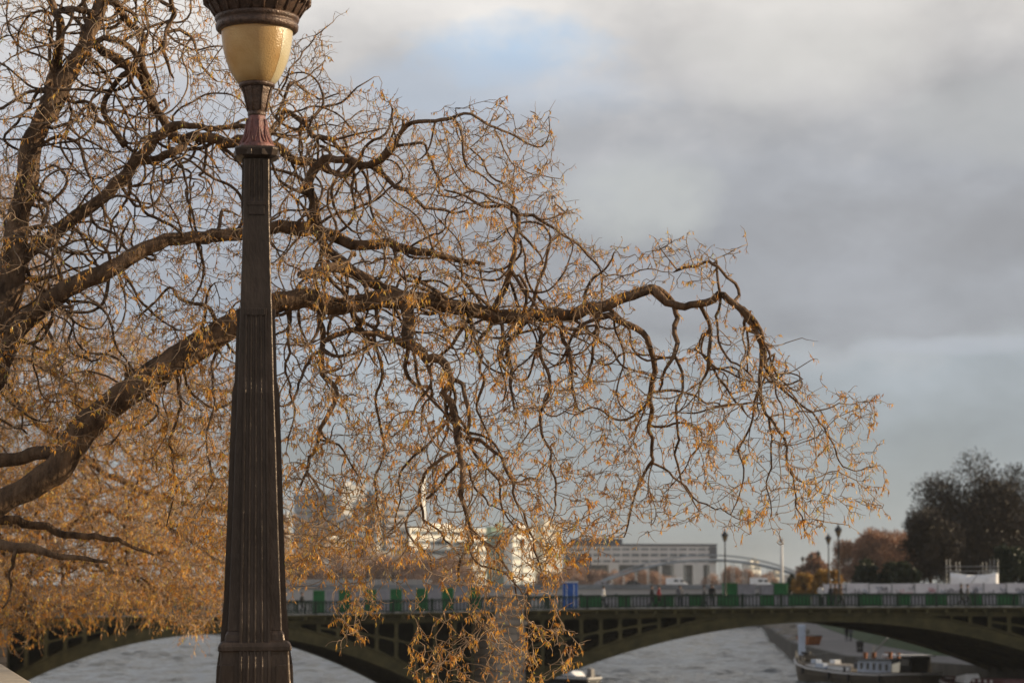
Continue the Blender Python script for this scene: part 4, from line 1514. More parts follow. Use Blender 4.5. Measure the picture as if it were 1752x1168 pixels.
far_tree('bare_tree', 'lower dark tree forming the left edge of the big dark mass', 1592, 276, 7.55, 858, 120, 'dark', 26000, .45, 3, GD, low=.06, aspect=.12, nblob=45)
far_tree('evergreen_tree', 'dark green bush right of the white scaffold', 1735, 262, 7.55, 935, 90, 'ever', 9000, .4, 4, None, low=.02, aspect=.35, nblob=30)
far_tree('evergreen_tree', 'dark green tree behind the hoarding before the rusty trees', 1500, 282, 7.55, 948, 80, 'ever', 9000, .42, 5, None, low=.02, aspect=.3, nblob=26)
far_tree('evergreen_tree', 'small dark bush between rusty tree and big dark mass', 1543, 270, 7.55, 962, 60, 'ever', 6000, .4, 6, None, low=.02, aspect=.3, nblob=20)
GR = 'rusty trees along the right bank'
far_tree('rusty_tree', 'rounded rusty brown tree nearest the big dark trees', 1520, 430, 7.55, 899, 120, 'rust', 30000, .5, 7, GR, low=.1, aspect=.2, nblob=40)
far_tree('rusty_tree', 'rusty brown tree with broad crown right of the tallest lamp', 1475, 470, 7.55, 912, 100, 'rust', 24000, .5, 8, GR, low=.08, aspect=.2, nblob=40)
far_tree('rusty_tree', 'smaller rusty tree behind the receding street lamps', 1393, 520, 7.55, 942, 56, 'rust', 9000, .6, 9, GR, low=.06, aspect=.22, nblob=26)
far_tree('golden_tree', 'small golden yellow tree glowing behind the receding lamps', 1414, 330, 7.55, 968, 48, 'gold', 8000, .4, 10, None, low=.04, aspect=.3, nblob=22)
far_tree('golden_tree', 'low golden bush left of the tallest street lamp', 1377, 360, 7.55, 984, 46, 'gold', 6000, .4, 12, None, low=.02, aspect=.3, nblob=18)
far_tree('evergreen_tree', 'small dark green bush at the left end of the golden bushes', 1350, 380, 7.55, 980, 22, 'ever', 3000, .4, 13, None, low=.02, aspect=.35, nblob=12)
GP = 'leafless trees along the far bank'
k = 0
for px, ytop, Y, wpx in ((506, 936, 760, 44), (545, 925, 780, 50), (585, 940, 760, 46), (628, 916, 790, 56), (668, 925, 770, 48), (706, 932, 780, 52), (742, 938, 760, 50), (780, 948, 790, 46),
                         (940, 968, 800, 36), (975, 972, 810, 38), (1010, 972, 820, 38), (1045, 974, 810, 36), (1078, 975, 830, 34), (1112, 974, 815, 36), (1142, 976, 830, 30), (1236, 964, 860, 40), (1262, 970, 840, 40), (1308, 976, 840, 34)):
    nm = 'first second third fourth fifth sixth seventh eighth'.split()
    if px < 800:
        lab = f'pinkish brown leafless tree on the far bank, {nm[k]} one right of the big lamp post'
    elif px < 1150:
        lab = f'low pinkish tree before the long grey block, {nm[k - 8]} one from its left end'
    else:
        lab = ['low pinkish tree just left of the dark street lamp on the bridge', 'low pinkish tree just right of the dark street lamp on the bridge', 'low pinkish tree left of the thin mast'][k - 15]
    far_tree('leafless_tree', lab, px, Y, 2.05, ytop, wpx * 1.9, 'pinkish', 11000, .7, 40 + k, GP, low=.05, aspect=.18, nblob=18)
    k += 1
fbk = MB()
for x0_, x1_ in ((xat(440, 750), xat(830, 750)), (xat(900, 790), xat(1330, 790))):
    fbk.box(((x0_ + x1_) / 2, 830, 1.0), (x1_ - x0_, 150, 2.1))
tag(fbk.build('far_bank', M['ground']), kind='structure')

# ================================================================== THE BIG LAMP POST
YL = 14.0
lx = at(436, 1168, YL).x
PXM = (at(877, 600, YL).x - at(876, 600, YL).x)        # metres per photograph pixel
lamp = thing('lamp_post', 'tall fluted brown lamp post with a large amber glass bowl', 'lamp post', (lx, YL, 9.01), math.atan2(-lx, YL))
lamp.rotation_euler.y = -.0082      # it leans a little
def lz(py):
    return at(440, py, YL).z - 9.01
def ring(h, z, ch=0.0):
    """square section of half width h, corners cut by ch"""
    if ch <= 0:
        return [(-h, -h, z), (h, -h, z), (h, h, z), (-h, h, z)]
    return [(-h + ch, -h, z), (h - ch, -h, z), (h, -h + ch, z), (h, h - ch, z), (h - ch, h, z), (-h + ch, h, z), (-h, h - ch, z), (-h, -h + ch, z)]
# shaft half width (pixels) down the post, measured between the pilasters
SH = [(268, 21.5), (380, 22.5), (533, 27), (660, 30.5), (770, 34.5), (900, 38.5), (1000, 42), (1078, 45)]
def shw(py):
    return float(np.interp(py, [a for a, _ in SH], [b for _, b in SH])) * PXM
b = MB()
b.loft([ring(shw(p), lz(p), .006) for p in np.linspace(1078, 268, 40)])
b.build('shaft', M['post'], lamp, bevel=.003)
# stepped base mouldings and plinth under the shaft
b = MB()
prof = [(1260, 74), (1205, 74), (1204, 62), (1118, 57), (1112, 57), (1111, 61), (1104, 61), (1100, 59.5), (1096, 56), (1094, 50), (1084, 49), (1078, 45.5)]
b.loft([ring(w * PXM, lz(p), .010) for p, w in prof])
b.build('base', M['post'], lamp, bevel=.003)
def fluted(py0, py1, w0, w1, d0, d1, nfl, rz, name, cap=True, N=24, px_step=None):
    """pilaster with round flutes on one face; widths and projections in pixels"""
    b = MB()
    rings = []
    for i in range(N):
        u = i / (N - 1)
        py = py0 + (py1 - py0) * u
        w = (w0 + (w1 - w0) * u) * PXM / 2
        base = -shw(min(py, 1078))
        if py > 1078:
            base = -shw(1078) - (py - 1078) * .035 * PXM
        out_ = base - (d0 + (d1 - d0) * u) * PXM
        if px_step:
            for a_, b_, e_ in px_step:
                out_ -= e_ * PXM * min(max((py - a_) / (b_ - a_), 0), 1)
        fl_d = .0085 if not (u > .985 or u < .02) else .001
        sec = [(-w, base + .02), (-w, out_)]
        m = nfl
        lw = 2 * w / (m + .5)
        for k in range(m):
            x0 = -w + lw * (.25 + k) + lw * .12
            x1 = -w + lw * (.25 + k + 1) - lw * .12
            for s in range(7):
                q = s / 6
                sec.append((x0 + (x1 - x0) * q, out_ + fl_d * math.sin(math.pi * q) ** .6))
        sec += [(w, out_), (w, base + .02)]
        rings.append([(x, y, lz(py)) for x, y in sec])
    b.loft(rings)
    o = b.build(name, M['post'], lamp)
    o.rotation_euler = (0, 0, rz)
    return o
for k in range(4):
    rz = k * math.pi / 2
    fluted(1262, 533, 56, 36, 5.0, 4.5, 4, rz, 'pilaster', px_step=[(540, 560, 1.0), (654, 672, 3.5), (1030, 1075, 2.0), (1095, 1140, 5.0)], N=120)
    fluted(350, 276, 29, 27, 3.5, 3.2, 3, rz, 'upper_pilaster', N=8)
    f = MB()
    base = -shw(358)
    for pa, pb, w, dd in ((371, 355, 27, 3.0), (355.5, 349, 30, 4.2)):
        f.loft([[(-w * PXM / 2, base + .02, lz(p)), (-w * PXM / 2, base - dd * PXM, lz(p)), (w * PXM / 2, base - dd * PXM, lz(p)), (w * PXM / 2, base + .02, lz(p))] for p in (pa, pb)])
    o = f.build('pilaster_foot', M['post'], lamp, bevel=.002)
    o.rotation_euler = (0, 0, rz)
    f = MB()       # plain band heading the long flutes
    base = -shw(540)
    f.loft([[(-18 * PXM, base + .02, lz(p)), (-18 * PXM, base - 5.6 * PXM, lz(p)), (18 * PXM, base - 5.6 * PXM, lz(p)), (18 * PXM, base + .02, lz(p))] for p in (543, 531)])
    for q in range(5):
        f.box(((-14 + q * 7) * PXM, base - 5.7 * PXM, lz(537)), (.006, .006, .036))
    o = f.build('pilaster_head', M['post'], lamp, bevel=.002)
    o.rotation_euler = (0, 0, rz)
    f = MB()       # raised panel on the plinth beside each pilaster
    for sx in (-1, 1):
        f.box((sx * 45 * PXM, -60.5 * PXM, (lz(1200) + lz(1135)) / 2), (20 * PXM, .016, lz(1135) - lz(1200)))
    for o in build_each(f, 'plinth_panel', M['post'], lamp, bevel=.003):
        o.rotation_euler = (0, 0, rz)
# capital slab
b = MB()
b.loft([ring(w * PXM, lz(p), c) for p, w, c in ((275, 25, .02), (273, 30, .028), (271, 34.5, .034), (262, 37, .036), (259, 37.5, .036), (256, 36, .036), (254.5, 30, .03))])
for k in range(8):
    a = k * math.pi / 4 + math.pi / 8
    b.box((math.cos(a) * 36.5 * PXM, math.sin(a) * 36.5 * PXM, lz(266)), (.024, .05, 10 * PXM), a)
b.build('capital', M['post'], lamp, bevel=.003)
# red bell, leafy cup
def leaves_wob(n, amp, tip):
    def f(r, z, a, i):
        return r * (1 + amp * abs(math.sin(n * a / 2)) ** .6)
    return f
b = MB()
b.lathe([(w * PXM, lz(p)) for p, w in ((255, 31), (251, 31), (246, 27), (238, 22.5), (228, 19.5), (214, 17), (203, 15.2), (199, 14.5))], 48, wob=lambda r, z, a, i: r * (1 + .035 * math.sin(8 * a) * (1 if 1 < i < 7 else 0)))
for k in range(8):      # raised leaf ribs
    a = k * math.pi / 4 + .2
    b.tube([(math.cos(a) * w * PXM, math.sin(a) * w * PXM, lz(p)) for p, w in ((250, 30), (244, 26), (236, 22.3), (226, 19.6), (212, 17.5), (206, 16.4))], .008, 6)
    for s in (-1, 1):
        b.tube([(math.cos(a + s * q) * w * PXM, math.sin(a + s * q) * w * PXM, lz(p)) for p, w, q in ((247, 28, .33), (236, 22.6, .24), (224, 19.6, .14), (213, 17.7, .02))], .005, 5)
b.build('bell', M['post_red'], lamp, smooth=True)
b = MB()
b.lathe([(w * PXM, lz(p)) for p, w in ((200, 14), (199, 15.5), (196, 16.2), (193, 15.2), (192, 13.5))], 40)
b.build('neck_ring', M['post_bronze'], lamp, smooth=True)
b = MB()
b.lathe([(w * PXM, lz(p)) for p, w in ((193, 13.5), (188, 16), (176, 19), (165, 21.5), (157, 23.5), (152, 25.5), (150, 25), (150, 10))], 96,
        wob=lambda r, z, a, i: r * (1 + (.07 * (abs(math.sin(4 * a)) ** .5 - .6) if 0 < i < 6 else 0)))
for k in range(8):
    a = k * math.pi / 4 + math.pi / 8
    b.tube([(math.cos(a) * w * PXM, math.sin(a) * w * PXM, lz(p)) for p, w in ((190, 16.2), (176, 20.2), (165, 22.8), (156, 25.3), (152, 28))], .006, 5)
b.build('leaf_cup', M['post_bronze'], lamp, smooth=True)
b = MB()
b.lathe([(w * PXM, lz(p)) for p, w in ((152, 24), (151, 29), (149, 31), (146, 31.5), (143.5, 30.5), (143, 27))], 48)
b.build('bowl_ring', M['post_bronze'], lamp, smooth=True)
# amber glass bowl: a real shell of dappled glass
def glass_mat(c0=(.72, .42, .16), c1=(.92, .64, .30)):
    m = bpy.data.materials.new('amber_dappled_glass')
    m.use_nodes = True
    nt = m.node_tree
    nt.nodes.clear()
    o = nt.nodes.new('ShaderNodeOutputMaterial')
    t = nt.nodes.new('ShaderNodeTexCoord')
    n = nt.nodes.new('ShaderNodeTexNoise')
    n.inputs['Scale'].default_value = 95
    n.inputs['Detail'].default_value = 3
    nt.links.new(t.outputs['Object'], n.inputs['Vector'])
    bp = nt.nodes.new('ShaderNodeBump')
    bp.inputs['Strength'].default_value = .30
    bp.inputs['Distance'].default_value = .012
    nt.links.new(n.outputs['Fac'], bp.inputs['Height'])
    n2 = nt.nodes.new('ShaderNodeTexNoise')
    n2.inputs['Scale'].default_value = 7
    n2.inputs['Detail'].default_value = 7
    nt.links.new(t.outputs['Object'], n2.inputs['Vector'])
    r = nt.nodes.new('ShaderNodeValToRGB')
    r.color_ramp.elements[0].position = .3
    r.color_ramp.elements[1].position = .7
    r.color_ramp.elements[0].color = (*c0, 1)
    r.color_ramp.elements[1].color = (*c1, 1)
    nt.links.new(n2.outputs['Fac'], r.inputs[0])
    d = nt.nodes.new('ShaderNodeBsdfDiffuse')
    tr = nt.nodes.new('ShaderNodeBsdfTranslucent')
    gl = nt.nodes.new('ShaderNodeBsdfGlossy')
    gl.inputs['Roughness'].default_value = .22
    for s in (d, tr, gl):
        nt.links.new(bp.outputs[0], s.inputs['Normal'])
    nt.links.new(r.outputs[0], d.inputs[0])
    nt.links.new(r.outputs[0], tr.inputs[0])
    x = nt.nodes.new('ShaderNodeMixShader')
    x.inputs[0].default_value = .45
    nt.links.new(d.outputs[0], x.inputs[1])
    nt.links.new(tr.outputs[0], x.inputs[2])
    lw = nt.nodes.new('ShaderNodeFresnel')
    lw.inputs['IOR'].default_value = 1.5
    y = nt.nodes.new('ShaderNodeMixShader')
    nt.links.new(lw.outputs[0], y.inputs[0])
    nt.links.new(x.outputs[0], y.inputs[1])
    nt.links.new(gl.outputs[0], y.inputs[2])
    nt.links.new(y.outputs[0], o.inputs[0])
    return m
b = MB()
GP_ = ((146, 27), (142, 33), (136, 38), (128, 43), (118, 48), (106, 53), (92, 57), (76, 60), (60, 61.8), (48, 62.5), (36, 62.5))
def panel(a0, a1, m):
    q = MB()
    n = 22
    for p_, w_ in GP_:
        for k in range(n + 1):
            a_ = R(a0 + (a1 - a0) * k / n)
            q.v.append((math.cos(a_) * w_ * PXM, math.sin(a_) * w_ * PXM, lz(p_)))
    for i in range(len(GP_) - 1):
        for k in range(n):
            q.f.append((i * (n + 1) + k, i * (n + 1) + k + 1, (i + 1) * (n + 1) + k + 1, (i + 1) * (n + 1) + k))
            q.m.append(0)
    return q.build('glass_panel', m, lamp, smooth=True)
gm_amber, gm_pale = glass_mat(), glass_mat((.90, .74, .44), (.98, .88, .62))
gm_pale.name = 'pale_dappled_glass'
panel(-189.7, -44.3, gm_amber)          # three bowed panes meeting at narrow seams; the right-hand one is paler
panel(-43.7, 44.7, gm_pale)
panel(45.3, 169.7, gm_amber)
for a_ in (-190, -44, 45):
    q = MB()
    q.tube([(math.cos(R(a_)) * w_ * PXM, math.sin(R(a_)) * w_ * PXM, lz(p_)) for p_, w_ in GP_], .0016, 5)
    q.build('seam', gm_amber, lamp, smooth=True)
b = MB()
b.lathe([(w * PXM, lz(p)) for p, w in ((56, 63), (55, 68), (52, 71), (46, 72), (43, 70.5), (41, 68.5), (39, 71.5), (34, 73.5), (31, 72.5), (30, 66))], 64)
b.build('crown_ring', M['post_bronze'], lamp, smooth=True)
b = MB()
b.lathe([(w * PXM, lz(p)) for p, w in ((32, 70), (28, 73), (22, 77), (14, 82), (8, 86), (5, 87.5), (3, 87), (3, 84), (8, 82), (18, 75), (30, 66))], 160,
        wob=lambda r, z, a, i: r * (1 + (.028 * (abs(math.sin(11 * a)) ** .45 - .6) * (1 if 1 < i < 9 else 0))))
for k in range(22):
    a = k * math.pi / 11
    b.tube([(math.cos(a) * w * PXM, math.sin(a) * w * PXM, lz(p)) for p, w in ((30, 72.4), (22, 78), (14, 83.2), (7, 87.5), (2, 89))], .0085, 5)
    a2 = a + math.pi / 22
    b.tube([(math.cos(a2) * w * PXM, math.sin(a2) * w * PXM, lz(p)) for p, w in ((12, 85), (5, 89.5), (1, 90), (-1, 88))], [.012, .02, .02, .008], 6)
b.build('crown_leaves', M['post_bronze'], lamp, smooth=True)
b = MB()
b.lathe([(w * PXM, lz(p)) for p, w in ((14, 70), (6, 68), (2, 67), (-4, 67), (-10, 68), (-14, 64), (-40, 52), (-62, 34), (-74, 16), (-80, 12), (-92, 14), (-104, 8), (-112, 0))], 48)
b.build('dome', mat('faded_red_dome_paint', (.42, .20, .15), .55, 0, c2=(.28, .14, .11), scale=8), lamp, smooth=True)

# ================================================================== TREES ON THE QUAY
def bark_mat(name, c, c2):
    return mat(name, c, .85, 0, c2=c2, scale=9, bump=.9, bscale=26, spec=.25, stretch=(1, 1, .45))
M['bark'] = bark_mat('furrowed_brown_bark', (.22, .135, .078), (.05, .031, .019))
_rp = [n for n in M['bark'].node_tree.nodes if n.type == 'VALTORGB'][0].color_ramp
_e = _rp.elements.new(.80)
_e.color = (.19, .165, .065, 1)        # mossy, lichened patches
M['twig'] = mat('grey_brown_twig_bark', (.40, .275, .17), .62, 0, c2=(.15, .096, .06), scale=5, spec=.3)
LM['autumn'] = leaf_mat('dry_orange_leaves', [(0, (.42, .16, .03)), (.35, (.68, .315, .046)), (.7, (.84, .48, .080)), (.9, (.74, .55, .11)), (1, (.50, .50, .09))], .55)

# branches traced on the photograph: (points as pixels, radii in pixels at start and end)
LIMBS = [
 ([(-345,1345),(-335,1230),(-318,1130)], 60, 46),
 ([(-318,1130),(-255,1000),(-120,920),(0,859),(51,835),(102,800),(119,770),(133,744),(167,714),(214,674),(260,644),(317,607),(367,574),(411,550),(440,532),(480,517),(514,508),(566,524),(593,525),(627,513),(672,510),(720,510),(754,522),(788,527),(822,534),(874,542),(925,537),(980,541),(1003,533),(1048,518),(1084,505),(1115,493)], [40,30,24,22,23,24,25,26,26,25,24,24,23,22,20,19,18,17,16,16,15.5,14,13,12.5,12,12,11.5,11,10.5,9.5,8.5,8], 0),
 ([(1115,493),(1128,507),(1141,524),(1181,522),(1213,518),(1235,503),(1262,520),(1279,545),(1297,569),(1304,596),(1299,631),(1295,658),(1302,689),(1315,716),(1337,738),(1350,790),(1359,836),(1364,867),(1377,907)], [8,7.5,7,6.8,6.5,6,5.5,5,4.8,4.2,3.8,3.4,3,2.8,2.5,2,1.7,1.4,1], 0),
 ([(-318,1130),(-200,930),(-75,745),(-12,640),(4,540),(20,480),(27,397),(37,367),(47,300),(50,257),(67,217),(87,180),(103,144),(130,110),(144,73),(157,40),(170,10),(180,-25)], [46,40,32,27,24,22,21,21,20,20,19,19,18,16,14,13,12,11], 0),
 ([(-75,770),(0,790),(51,778),(92,775),(119,766)], 12, 10),
 ([(-40,690),(0,614),(33,560),(67,527),(110,500),(144,477),(187,465),(220,440),(254,420),(300,407),(367,403),(416,402),(450,394),(480,388),(514,388),(545,394),(576,405),(617,419),(672,417),(713,433),(754,429),(788,443),(830,452)], [20,19,18,18,17,16,15,14,13,12,11.5,11,11,12,13,12,11,9,8.5,8,6,4.5,3], 0),
 ([(540,394),(556,425),(590,455),(627,477),(661,498),(690,508)], [9,9,10,10,10,10], 0),
 ([(514,470),(540,462),(566,457),(593,462)], [7,9,9,8], 0),
 ([(5,520),(47,433),(67,417),(110,387),(154,354),(187,327),(227,284),(254,250),(284,224),(300,214),(320,214),(354,217),(417,217),(450,222),(500,240)], [14,12,12,12,11.5,11,11,10,9,8,6,5,4.5,4,2.5], 0),
 ([(87,170),(87,130),(100,93),(102,60),(107,27),(93,7),(78,-25)], [10,9.5,9,8.5,8,7,6], 0),
 ([(102,20),(120,13),(140,19),(158,22)], 6, 6),
 ([(150,66),(164,80),(194,100),(217,117),(247,134),(257,167),(267,190),(280,214),(290,227),(310,247),(334,237),(354,234),(377,242),(417,237),(450,244),(480,255),(500,272),(531,279),(559,296),(600,300)], [9,9,9,9,8.5,8,8,8,8,9,9,9,9,8.5,8,7.5,7,7,6,3], 0),
 ([(235,275),(260,277),(284,267),(314,250)], 8, 8),
 ([(176,-5),(197,0),(204,27),(227,40),(247,63),(244,87),(249,117),(259,144)], [7,6.5,6.5,6.5,6,6,5.5,5], 0),
 ([(288,-25),(290,0),(294,27),(284,60),(280,90),(290,120),(297,134)], [5,4.5,4.2,4,3.6,3,2], 0),
 ([(284,57),(317,52),(331,67),(334,94),(348,120),(372,140)], [3.5,3.3,3,2.6,2,1.3], 0),
 ([(147,83),(174,67),(207,67),(227,83),(237,97),(217,124),(194,144),(182,170),(182,200),(197,230),(214,250)], [6,5.5,5.5,5.5,5,5,5,5,5,5,6], 0),
 ([(73,154),(55,160),(57,184),(30,210),(5,237),(10,247),(33,257)], [3.4,3.2,3,2.8,2.6,2.4,2], 0),
 ([(90,220),(124,210),(134,190),(164,182),(178,188)], [3.4,3.2,3,2.6,2], 0),
 ([(117,165),(120,214),(104,250),(117,280),(140,300)], [2.8,2.6,2.4,2,1.4], 0),
 ([(118,217),(132,230),(160,245),(185,262)], [2.6,2.4,2,1.4], 0),
 # right of the lamp, upper crown
 ([(540,392),(538,375),(537,344),(526,320),(531,299),(552,275),(583,268),(603,272),(614,285),(634,282),(658,268),(679,248),(692,220),(706,212),(740,207),(775,202)], [10,9.5,9,8.5,8.5,8,7.5,7.5,7,6.5,6,5,4,3.6,3.4,3.2], 0),
 ([(775,202),(792,190),(816,200),(840,219),(874,224),(891,244),(905,251),(932,258),(941,234),(939,200)], [3,2.8,2.6,2.4,2.1,1.8,1.6,1.4,1.1,.8], 0),
 ([(775,203),(792,217),(793,258),(795,282),(836,306),(850,323),(857,336)], [2.5,2.3,2.1,1.9,1.7,1.4,1], 0),
 ([(846,221),(860,248),(877,279),(908,299),(959,306)], [1.8,1.6,1.5,1.3,.9], 0),
 ([(793,263),(822,238),(846,200),(860,172)], [1.5,1.3,1.1,.8], 0),
 ([(754,206),(771,241),(766,285)], [1.6,1.4,1], 0),
 ([(679,250),(699,244),(727,244),(735,272),(744,299),(760,320)], [3,2.8,2.6,2.3,2,1.5], 0),
 ([(694,222),(688,205),(694,197),(700,210)], [2,1.6,1.3,1], 0),
 ([(455,246),(480,186),(514,207),(542,231),(566,244),(586,261),(604,275)], [5,4.5,4.2,4.2,4.2,4,4], 0),
 ([(472,200),(500,135),(528,159),(552,172),(580,160)], [3,2.6,2.2,1.8,1.2], 0),
 ([(543,231),(583,238),(617,227),(660,219)], [2.6,2.4,1.9,1.2], 0),
 ([(528,220),(536,196),(559,183),(593,172),(617,145),(640,132)], [2.6,2.3,2.1,1.8,1.4,.8], 0),
 ([(543,234),(545,260),(543,279)], [2.6,2.3,2.2], 0),
 ([(478,160),(507,104),(540,60),(570,38)], [2,1.7,1.3,.8], 0),
 ([(634,284),(672,313),(699,330),(720,350),(760,362),(800,360)], [4.6,4.2,3.8,3.2,2.5,1.6], 0),
 ([(614,287),(640,330),(632,372),(660,400)], [3,2.6,2.2,1.6], 0),
 ([(846,528),(864,494),(874,468),(879,440),(886,398),(889,368),(867,350),(822,354),(788,333),(760,325)], [6,5.5,5,4.6,4.2,4,3.4,2.8,2.2,1.4], 0),
 ([(889,368),(922,369),(949,392),(980,412),(999,424),(1017,451),(1030,473),(1030,511)], [3.2,3,2.7,2.4,2.2,2,1.8,1.5], 0),
 ([(1030,474),(1083,464),(1128,464),(1152,466)], [1.7,1.4,1.1,.8], 0),
 ([(877,465),(900,505),(898,518),(893,553),(874,580),(866,610)], [3.6,3.3,3,2.8,2.4,2], 0),
 ([(888,470),(908,508),(932,549),(977,570),(1010,590)], [3,2.7,2.4,2,1.4], 0),
 ([(1159,462),(1190,451),(1221,444),(1239,476),(1257,480),(1269,496),(1262,512),(1248,518)], [2.6,2.6,2.6,2.7,2.9,3,3,3], 0),
 ([(1226,447),(1230,484),(1234,508)], [2.4,2.5,2.7], 0),
 ([(1221,444),(1261,427),(1279,418)], [1.3,1,.7], 0),
 ([(1159,462),(1141,440),(1128,422)], [1.8,1.4,.9], 0),
 ([(1186,452),(1172,409),(1176,400)], [1.2,.9,.6], 0),
 # hanging branches
 ([(697,510),(699,536),(694,570),(699,594),(727,608),(754,618),(768,638),(771,659),(752,671),(771,686),(783,710),(778,734),(788,751),(783,775),(790,810),(788,847)], [12,11.5,11,9.5,9,8.5,8,7.5,7,7,6.5,6,5.6,5.2,4.8,4.4], 0),
 ([(788,847),(800,883),(806,914),(798,942),(784,971),(784,993)], [4.2,3.6,3,2.4,1.9,1.4], 0),
 ([(771,648),(792,652),(798,683),(804,717),(798,741)], [4.5,4.4,4.2,3.8,3.4], 0),
 ([(786,745),(836,758),(864,786),(867,806),(877,830),(885,859),(900,892),(920,953),(926,977)], [3.8,3.5,3.2,3,2.7,2.4,2.1,1.6,1.2], 0),
 ([(783,772),(754,779),(733,806),(722,822),(717,855),(715,865),(725,889),(743,902),(765,926),(786,948)], [3.4,3.2,3,2.8,2.6,2.5,2.3,2,1.7,1.2], 0),
 ([(715,865),(690,885),(694,912),(719,928),(737,957),(739,977)], [2.4,2.2,2,1.7,1.4,1], 0),
 ([(692,884),(672,905),(650,922)], [2,1.6,1.1], 0),
 ([(803,900),(826,926),(851,944),(869,967),(877,981),(889,1022),(893,1050)], [2.4,2.2,2,1.8,1.6,1.3,.9], 0),
 ([(548,526),(548,563),(552,597),(542,618),(548,642),(569,662),(576,686),(562,710),(545,738),(550,755),(538,775),(524,806),(514,832)], [6,5.6,5.2,5,4.8,4.6,4.3,4,3.6,3.3,3,2.6,2], 0),
 ([(552,585),(590,566),(634,566),(668,580),(695,592)], [5,5.2,5.4,5.6,6], 0),
 ([(600,530),(607,536),(644,563),(660,572)], [2.8,2.6,2.8,3], 0),
 ([(552,599),(566,609),(590,611),(600,600)], [3.4,3.2,2.8,2.2], 0),
 ([(548,752),(583,758),(600,789),(620,830)], [2.4,2.1,1.7,1.2], 0),
 ([(524,806),(560,850),(548,880),(600,925),(588,960)], [2.4,2.2,1.9,1.5,1], 0),
 ([(853,536),(860,553),(857,580),(870,607),(870,655),(880,700)], [4,3.6,3.4,3.1,2.7,2], 0),
 ([(958,546),(973,587),(976,640),(985,690)], [4.4,4,3.5,2.6], 0),
 ([(1010,533),(1026,542),(1061,545),(1088,560),(1110,582),(1119,609),(1117,649),(1115,689),(1106,729),(1115,769),(1117,792),(1101,814),(1084,845),(1079,885),(1068,918)], [7,6.5,6,5.6,5.2,5,4.6,4.2,3.8,3.4,3.1,2.6,2.1,1.6,1.1], 0),
 ([(1117,792),(1141,805),(1168,827),(1190,858),(1226,872),(1270,890)], [2.4,2.1,1.9,1.6,1.3,.9], 0),
 ([(1024,545),(1017,578),(1017,614),(1005,650)], [3.2,3,2.6,2], 0),
 ([(1115,491),(1141,496),(1157,511),(1157,538),(1148,556),(1155,578),(1152,605),(1141,627),(1135,649),(1128,668)], [5.5,5.2,5,4.7,4.4,4.2,3.8,3,2.4,1.8], 0),
 ([(1153,606),(1164,636),(1164,667),(1157,711),(1159,756),(1157,792),(1172,836),(1195,872)], [3,2.8,2.6,2.4,2.2,2,1.6,1.1], 0),
 ([(1197,521),(1208,542),(1217,578),(1217,614),(1212,640),(1199,658),(1195,685)], [4,3.8,3.5,3.2,2.6,2.1,1.6], 0),
 ([(1217,625),(1235,654),(1261,685),(1279,711)], [2.4,2.2,1.9,1.4], 0),
 ([(1217,632),(1253,627),(1261,645),(1275,665)], [2,1.8,1.6,1.2], 0),
 ([(1233,507),(1226,547),(1226,578),(1239,609),(1261,622),(1288,645)], [2.6,2.4,2.2,2.1,2,1.8], 0),
 ([(1276,542),(1270,562),(1292,569)], [3,3,3.4], 0),
 ([(1278,568),(1281,609),(1279,636)], [2.2,2,1.5], 0),
 ([(1262,522),(1288,538),(1302,565),(1309,600),(1310,618),(1319,649),(1342,667),(1368,689),(1399,711),(1422,752),(1435,796),(1453,805),(1506,796)], [4,3.8,3.6,3.3,3.1,2.8,2.5,2.2,1.9,1.7,1.4,1.2,.8], 0),
 ([(1320,712),(1345,706),(1382,702),(1431,694),(1506,685)], [1.8,1.6,1.4,1.2,.7], 0),
 ([(1316,642),(1333,640),(1359,636),(1391,614)], [1.5,1.3,1.1,.7], 0),
 ([(1304,592),(1337,589),(1372,578)], [1.1,1,.7], 0),
 ([(1360,858),(1395,890),(1453,898)], [1.5,1.2,.8], 0),
 ([(1352,800),(1364,827),(1440,803),(1506,860)], [1.6,1.4,1.1,.7], 0),
 ([(1302,690),(1261,689),(1217,694),(1186,707),(1150,705)], [2.2,2,1.8,1.5,1], 0),
 ([(1300,660),(1285,720),(1262,770),(1275,820),(1250,880)], [2.2,2,1.7,1.4,.9], 0),
 ([(1315,716),(1322,770),(1310,820),(1320,880)], [2,1.8,1.5,1], 0),
 ([(-120,915),(0,886),(51,896),(102,910),(147,917),(200,922),(262,948)], [11,9,8,7,5.5,4,2], 0),
 ([(-120,915),(0,930),(51,940),(136,956),(185,962)], [11,9.5,8,4.5,2], 0),
 ([(30,934),(14,975),(24,1010),(4,1040)], [4,3.4,2.6,1.6], 0),
 ([(205,682),(217,650),(212,640),(217,631),(230,633)], [4,3.6,3.4,3.2,2.8], 0),
 ([(119,520),(125,560),(118,600),(140,615),(165,618),(190,600),(197,590)], [2.4,2.2,2.1,1.9,1.7,1.3,.9], 0),
 ([(95,420),(112,432),(160,438),(205,430)], [2.6,2.4,2,1.3], 0),
 ([(213,470),(240,515),(265,540),(305,565)], [2.6,2.3,1.9,1.3], 0),
 ([(380,560),(360,640),(372,700),(350,760),(362,820),(345,880)], [3,2.7,2.4,2.1,1.8,1.2], 0),
 ([(300,620),(310,690),(290,760),(300,830),(285,900)], [3,2.6,2.2,1.8,1.2], 0),
 ([(488,520),(497,580),(490,640),(505,700),(492,760)], [3,2.7,2.3,1.9,1.3], 0),
 ([(930,540),(925,600),(940,660),(925,720),(940,790),(955,850),(940,900)], [4,3.6,3.2,2.8,2.4,1.9,1.2], 0),
 ([(800,530),(815,590),(830,650),(820,700),(840,760)], [3.4,3.1,2.7,2.3,1.6], 0),
